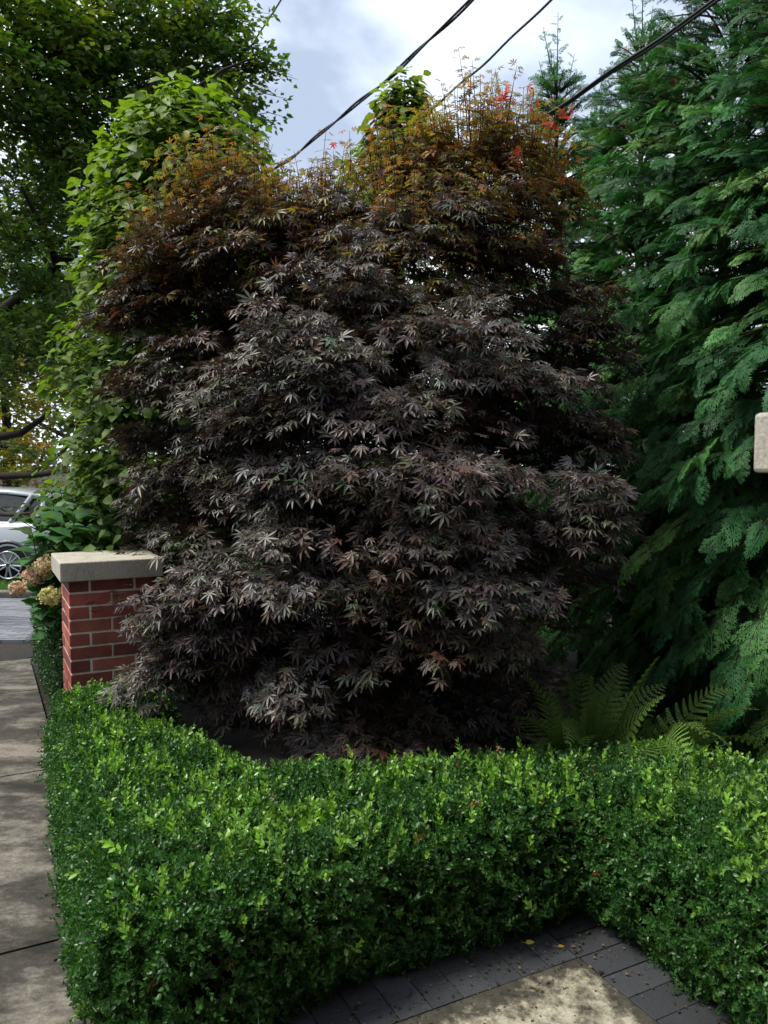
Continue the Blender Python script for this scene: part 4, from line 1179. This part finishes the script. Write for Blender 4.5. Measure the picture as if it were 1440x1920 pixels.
# ------------------------------------------------------------------ PARKED CAR
def car():
    cx, cyy = -8.0, 15.0
    g = float(gz(15.0)) + 0.01
    t = thing('parked_car', (cx, cyy, g), 'silver grey sport utility car parked at the kerb behind the hydrangea', 'car')
    M_paint = plain('car_paint', (.34, .355, .37), .28, .35, .5, coat=.6)
    M_glass = plain('car_glass', (.012, .014, .016), .08, 0, .6)
    M_tyre = plain('tyre', (.012, .012, .012), .85, 0, .2)
    M_rim = plain('rim', (.45, .46, .47), .3, .8)
    M_trim = plain('black_trim', (.015, .015, .016), .5)
    M_lamp = plain('tail_lamp', (.25, .01, .01), .2)
    M_white = plain('head_lamp', (.7, .7, .7), .15)
    def loft(secs, mat, name, smooth=True, parent=t):
        """secs: list of (x, [(y, z)...]) cross-sections, mirrored in y"""
        a = Acc(); k = None; V = []
        for x, pr in secs:
            ring = [(x, -y, z) for y, z in pr] + [(x, y, z) for y, z in pr[::-1]]
            k = len(ring); V += ring
        Q = []
        for i in range(len(secs) - 1):
            for j in range(k):
                j2 = (j + 1) % k
                Q.append((i * k + j, (i + 1) * k + j, (i + 1) * k + j2, i * k + j2))
        T = []
        for e_, fl in ((0, 0), (len(secs) - 1, 1)):
            for j in range(1, k - 1):
                f = (e_ * k, e_ * k + j, e_ * k + j + 1); T.append(f if fl else f[::-1])
        a.add(np.array(V) + V3(cx, cyy, g), Q, T)
        return a.build(name, mat, parent, smooth)
    def low(w, zb, zs, zt, tk=.86): return [(w * .93, zb), (w, zb + .12), (w * 1.0, zs), (w * tk, zt)]
    # rear of the car is towards +x
    body = loft([(-2.25, low(.72, .38, .62, .72)), (-2.12, low(.86, .30, .72, .84)), (-1.5, low(.93, .26, .86, .98)), (-.95, low(.94, .26, .94, 1.05)), (0, low(.95, .26, .98, 1.08)), (1.0, low(.95, .26, 1.0, 1.10)),
                 (1.75, low(.94, .28, 1.02, 1.12)), (2.15, low(.90, .34, .98, 1.10)), (2.3, low(.80, .42, .80, .9))], M_paint, 'body')
    loft([(-.98, [(.76, 1.06), (.74, 1.10)]), (-.25, [(.80, 1.06), (.62, 1.58)]), (.3, [(.81, 1.06), (.62, 1.63)]), (1.2, [(.81, 1.08), (.60, 1.60)]), (1.85, [(.79, 1.10), (.60, 1.45)]), (2.12, [(.76, 1.10), (.66, 1.16)])], M_glass, 'windows', False)
    loft([(-.42, [(.60, 1.545), (.56, 1.575)]), (-.1, [(.645, 1.60), (.55, 1.655)]), (.4, [(.65, 1.63), (.54, 1.70)]), (1.2, [(.645, 1.60), (.53, 1.675)]), (1.75, [(.64, 1.54), (.52, 1.60)]), (2.0, [(.60, 1.48), (.5, 1.53)])], M_paint, 'roof')
    for sg in (-1, 1):
        for pts in ([(-1.0, .78, 1.08), (-.62, .70, 1.32), (-.25, .635, 1.60)], [(.42, .83, 1.06), (.45, .64, 1.62)], [(1.35, .80, 1.10), (1.55, .73, 1.35), (1.68, .62, 1.58)], [(1.75, .80, 1.10), (1.90, .73, 1.30), (1.86, .62, 1.53)]):
            a = Acc(); a.tube([V3(cx + x, cyy + sg * y, g + z) for x, y, z in pts], .05 if pts[0][0] > 1 else .03, 6)
            a.build('window_pillar', M_paint, t)
        a = Acc(); a.box((cx - 1.02, cyy + sg * .99 - .09, g + 1.06), (cx - .84, cyy + sg * .99 + .09, g + 1.20)); a.build('mirror', M_paint, t, True, .03)
        a = Acc(); a.box((cx + 2.02, cyy + sg * .78 - .12, g + .80), (cx + 2.27, cyy + sg * .78 + .12, g + 1.0)); a.build('tail_light', M_lamp, t, True, .03)
        a = Acc(); a.box((cx - 2.22, cyy + sg * .68 - .14, g + .66), (cx - 1.98, cyy + sg * .68 + .14, g + .80)); a.build('headlight', M_white, t, True, .03)
        for x in (-.35, .85):
            a = Acc(); a.box((cx + x, cyy + sg * .955 - .012, g + .90), (cx + x + .2, cyy + sg * .955 + .02, g + .935)); a.build('door_handle', M_trim, t, True, .008)
        for wx in (-1.42, 1.36):
            yy = cyy + sg * .80
            th = np.linspace(0, 2 * math.pi, 28, endpoint=False)
            def wheel_loft(prof, name, mat, par, hub=(cx + wx, yy, g + .35)):
                a = Acc(); k = len(th)
                V = [(hub[0] + r_ * math.cos(q), hub[1] + sg * yo, hub[2] + r_ * math.sin(q)) for r_, yo in prof for q in th]
                Q = [(i * k + j, i * k + (j + 1) % k, (i + 1) * k + (j + 1) % k, (i + 1) * k + j) for i in range(len(prof) - 1) for j in range(k)]
                a.add(V, Q); return a.build(name, mat, par)
            w_ = wheel_loft([(.02, -.02), (.24, -.10), (.24, .17)], 'wheel', M_trim, t)
            wheel_loft([(.24, -.11), (.34, -.10), (.355, -.05), (.355, .10), (.34, .16), (.245, .17)], 'tyre', M_tyre, w_)
            rm = Acc()
            for k in range(10):
                q = k * math.pi / 5 + (.10 if k % 2 else -.10)
                rm.tube([V3(cx + wx, yy + sg * .15, g + .35) + V3(math.cos(q) * r_, 0, math.sin(q) * r_) for r_ in (.03, .14, .235)], [.022, .018, .018], 6)
            for r_ in (.24,):
                rm.tube([V3(cx + wx + r_ * math.cos(q), yy + sg * .165, g + .35 + r_ * math.sin(q)) for q in np.linspace(0, 2 * math.pi, 33)], .014, 6)
            rm.build('rim', M_rim, w_)
            ar = Acc()
            ar.tube([V3(cx + wx + .41 * math.cos(q), cyy + sg * .945, g + .35 + .41 * math.sin(q)) for q in np.linspace(-.3, math.pi + .3, 17)], .035, 6)
            ar.build('wheel_arch', M_trim, t)
    a = Acc(); a.box((cx + 2.2, cyy - .8, g + .42), (cx + 2.36, cyy + .8, g + .62)); a.build('bumper', M_trim, t, True, .03)
car()
# ------------------------------------------------------------------ OVERHEAD CABLES
def cable(label, pts, r, strands=1, twist=0.0, sag=.0, seed=0, name='overhead_cable'):
    rr = np.random.default_rng(seed)
    p = np.array([np.array(q) for q in pts]); m = 70
    d = np.concatenate([[0], np.cumsum(np.linalg.norm(np.diff(p, axis=0), axis=1))]); s = np.linspace(0, d[-1], m)
    # smooth curve through the surveyed points
    c = np.stack([np.polyval(np.polyfit(d, p[:, k], min(2, len(p) - 1)), s) for k in range(3)], 1)
    c += np.stack([np.zeros(m), np.zeros(m), .012 * np.sin(s * 2.3) + .008 * np.sin(s * 5.1)], 1)
    t = thing(name, c[0], label, 'cable', 'overhead cables')
    T = nrm(np.gradient(c, axis=0)); e1 = nrm(np.cross(T, V3(0, 0, 1))); e2 = np.cross(e1, T)
    for k in range(strands):
        ph = k * 2 * math.pi / strands + s * twist
        o = (e1 * np.cos(ph)[:, None] + e2 * np.sin(ph)[:, None]) * (r * 1.05 if strands > 1 else 0)
        a = Acc(); a.tube(c + o, r, 6); a.build('strand', M_cable, t)
cable('thick twisted pair cable crossing the open sky to the hornbeam top', P3((960, -60, 6.6), (875, 0, 7.2), (720, 150, 8.6), (610, 245, 9.8), (540, 302, 10.8), (380, 400, 14)), .012, 2, 3.0)
cable('single thin cable running down the sky behind the maple top', P3((1110, -65, 7.0), (1030, 0, 7.6), (910, 115, 9.0), (790, 225, 10.6), (600, 390, 14)), .013, 1)
cable('bundled cable of three strands crossing the cypress tips', P3((1480, -85, 3.4), (1345, 2, 3.8), (1190, 108, 4.6), (1040, 202, 5.5), (820, 330, 7.2)), .008, 3, .5)
cable('thin wire by the beech twigs, the one farther right of the two', P3((560, -50, 11), (528, 0, 11.5), (478, 75, 12.5), (380, 215, 15)), .013, 1)
cable('thin wire by the beech twigs, the one farther left of the two', P3((490, -60, 11.5), (457, 0, 12), (404, 85, 13), (300, 240, 15.5)), .013, 1)

# ------------------------------------------------------------------ FALLEN LEAVES
def fallen(px, py, z, ln, col, label, name='fallen_leaf', d=None):
    x = (px - 720) / FPX; u = -(py - 960) / FPX
    k = (z - EYE) / (-math.sin(PITCH) + u * math.cos(PITCH))
    p = V3(x * k, (math.cos(PITCH) + u * math.sin(PITCH)) * k, z)
    a = Acc(); a.scatter(tpl_oval(.3, .08, .05), p[None] , np.array([[1, .15, .05]]), np.array([[0, -.3, 1.0]]), ln, np.array(col))
    a.tube([p, p - V3(.015, 0, -.003)], [.0012, .0008], 4, col)
    o = a.build(name, M_petal); return tag(o, label, 'leaf')
fallen(1046, 1775, .032, .022, (.36, .22, .03), 'yellow leaf lying on the dark pavers below the inner corner of the hedge')
fallen(985, 1768, .07, .03, (.16, .15, .03), 'dull olive leaf hanging at the shaded foot of the hedge')

# crumbs of soil and clipped leaf on the paving
def litter():
    r = np.random.default_rng(91); a = Acc()
    n = 900
    u = r.uniform(-1.3, .25, n); v = -.02 - np.abs(r.normal(0, .16, n)); v = np.where(u > -.05, -r.uniform(0, .8, n), v)
    u = np.where((u > -.05), .10 - np.abs(r.normal(0, .10, n)), u)
    w = uv(0, 0) + u[:, None] * UB + v[:, None] * VA
    pos = np.concatenate([w, np.full((n, 1), .031)], 1)
    f = np.stack([r.normal(0, 1, n), r.normal(0, 1, n), r.normal(0, .12, n)], 1); no = np.stack([r.normal(0, .3, n), r.normal(0, .3, n), np.ones(n)], 1)
    c = np.array([(.05, .04, .028), (.10, .075, .04), (.03, .06, .02), (.16, .12, .06), (.02, .017, .013)])[r.integers(0, 5, n)]
    a.scatter(tpl_oval2(.35, .12, .1), pos, f, no, np.abs(r.normal(.006, .004, n)) + .002, c)
    tag(a.build('leaf_litter', M_petal), 'specks of soil and clipped leaves on the dark pavers', 'litter', kind='stuff')
litter()
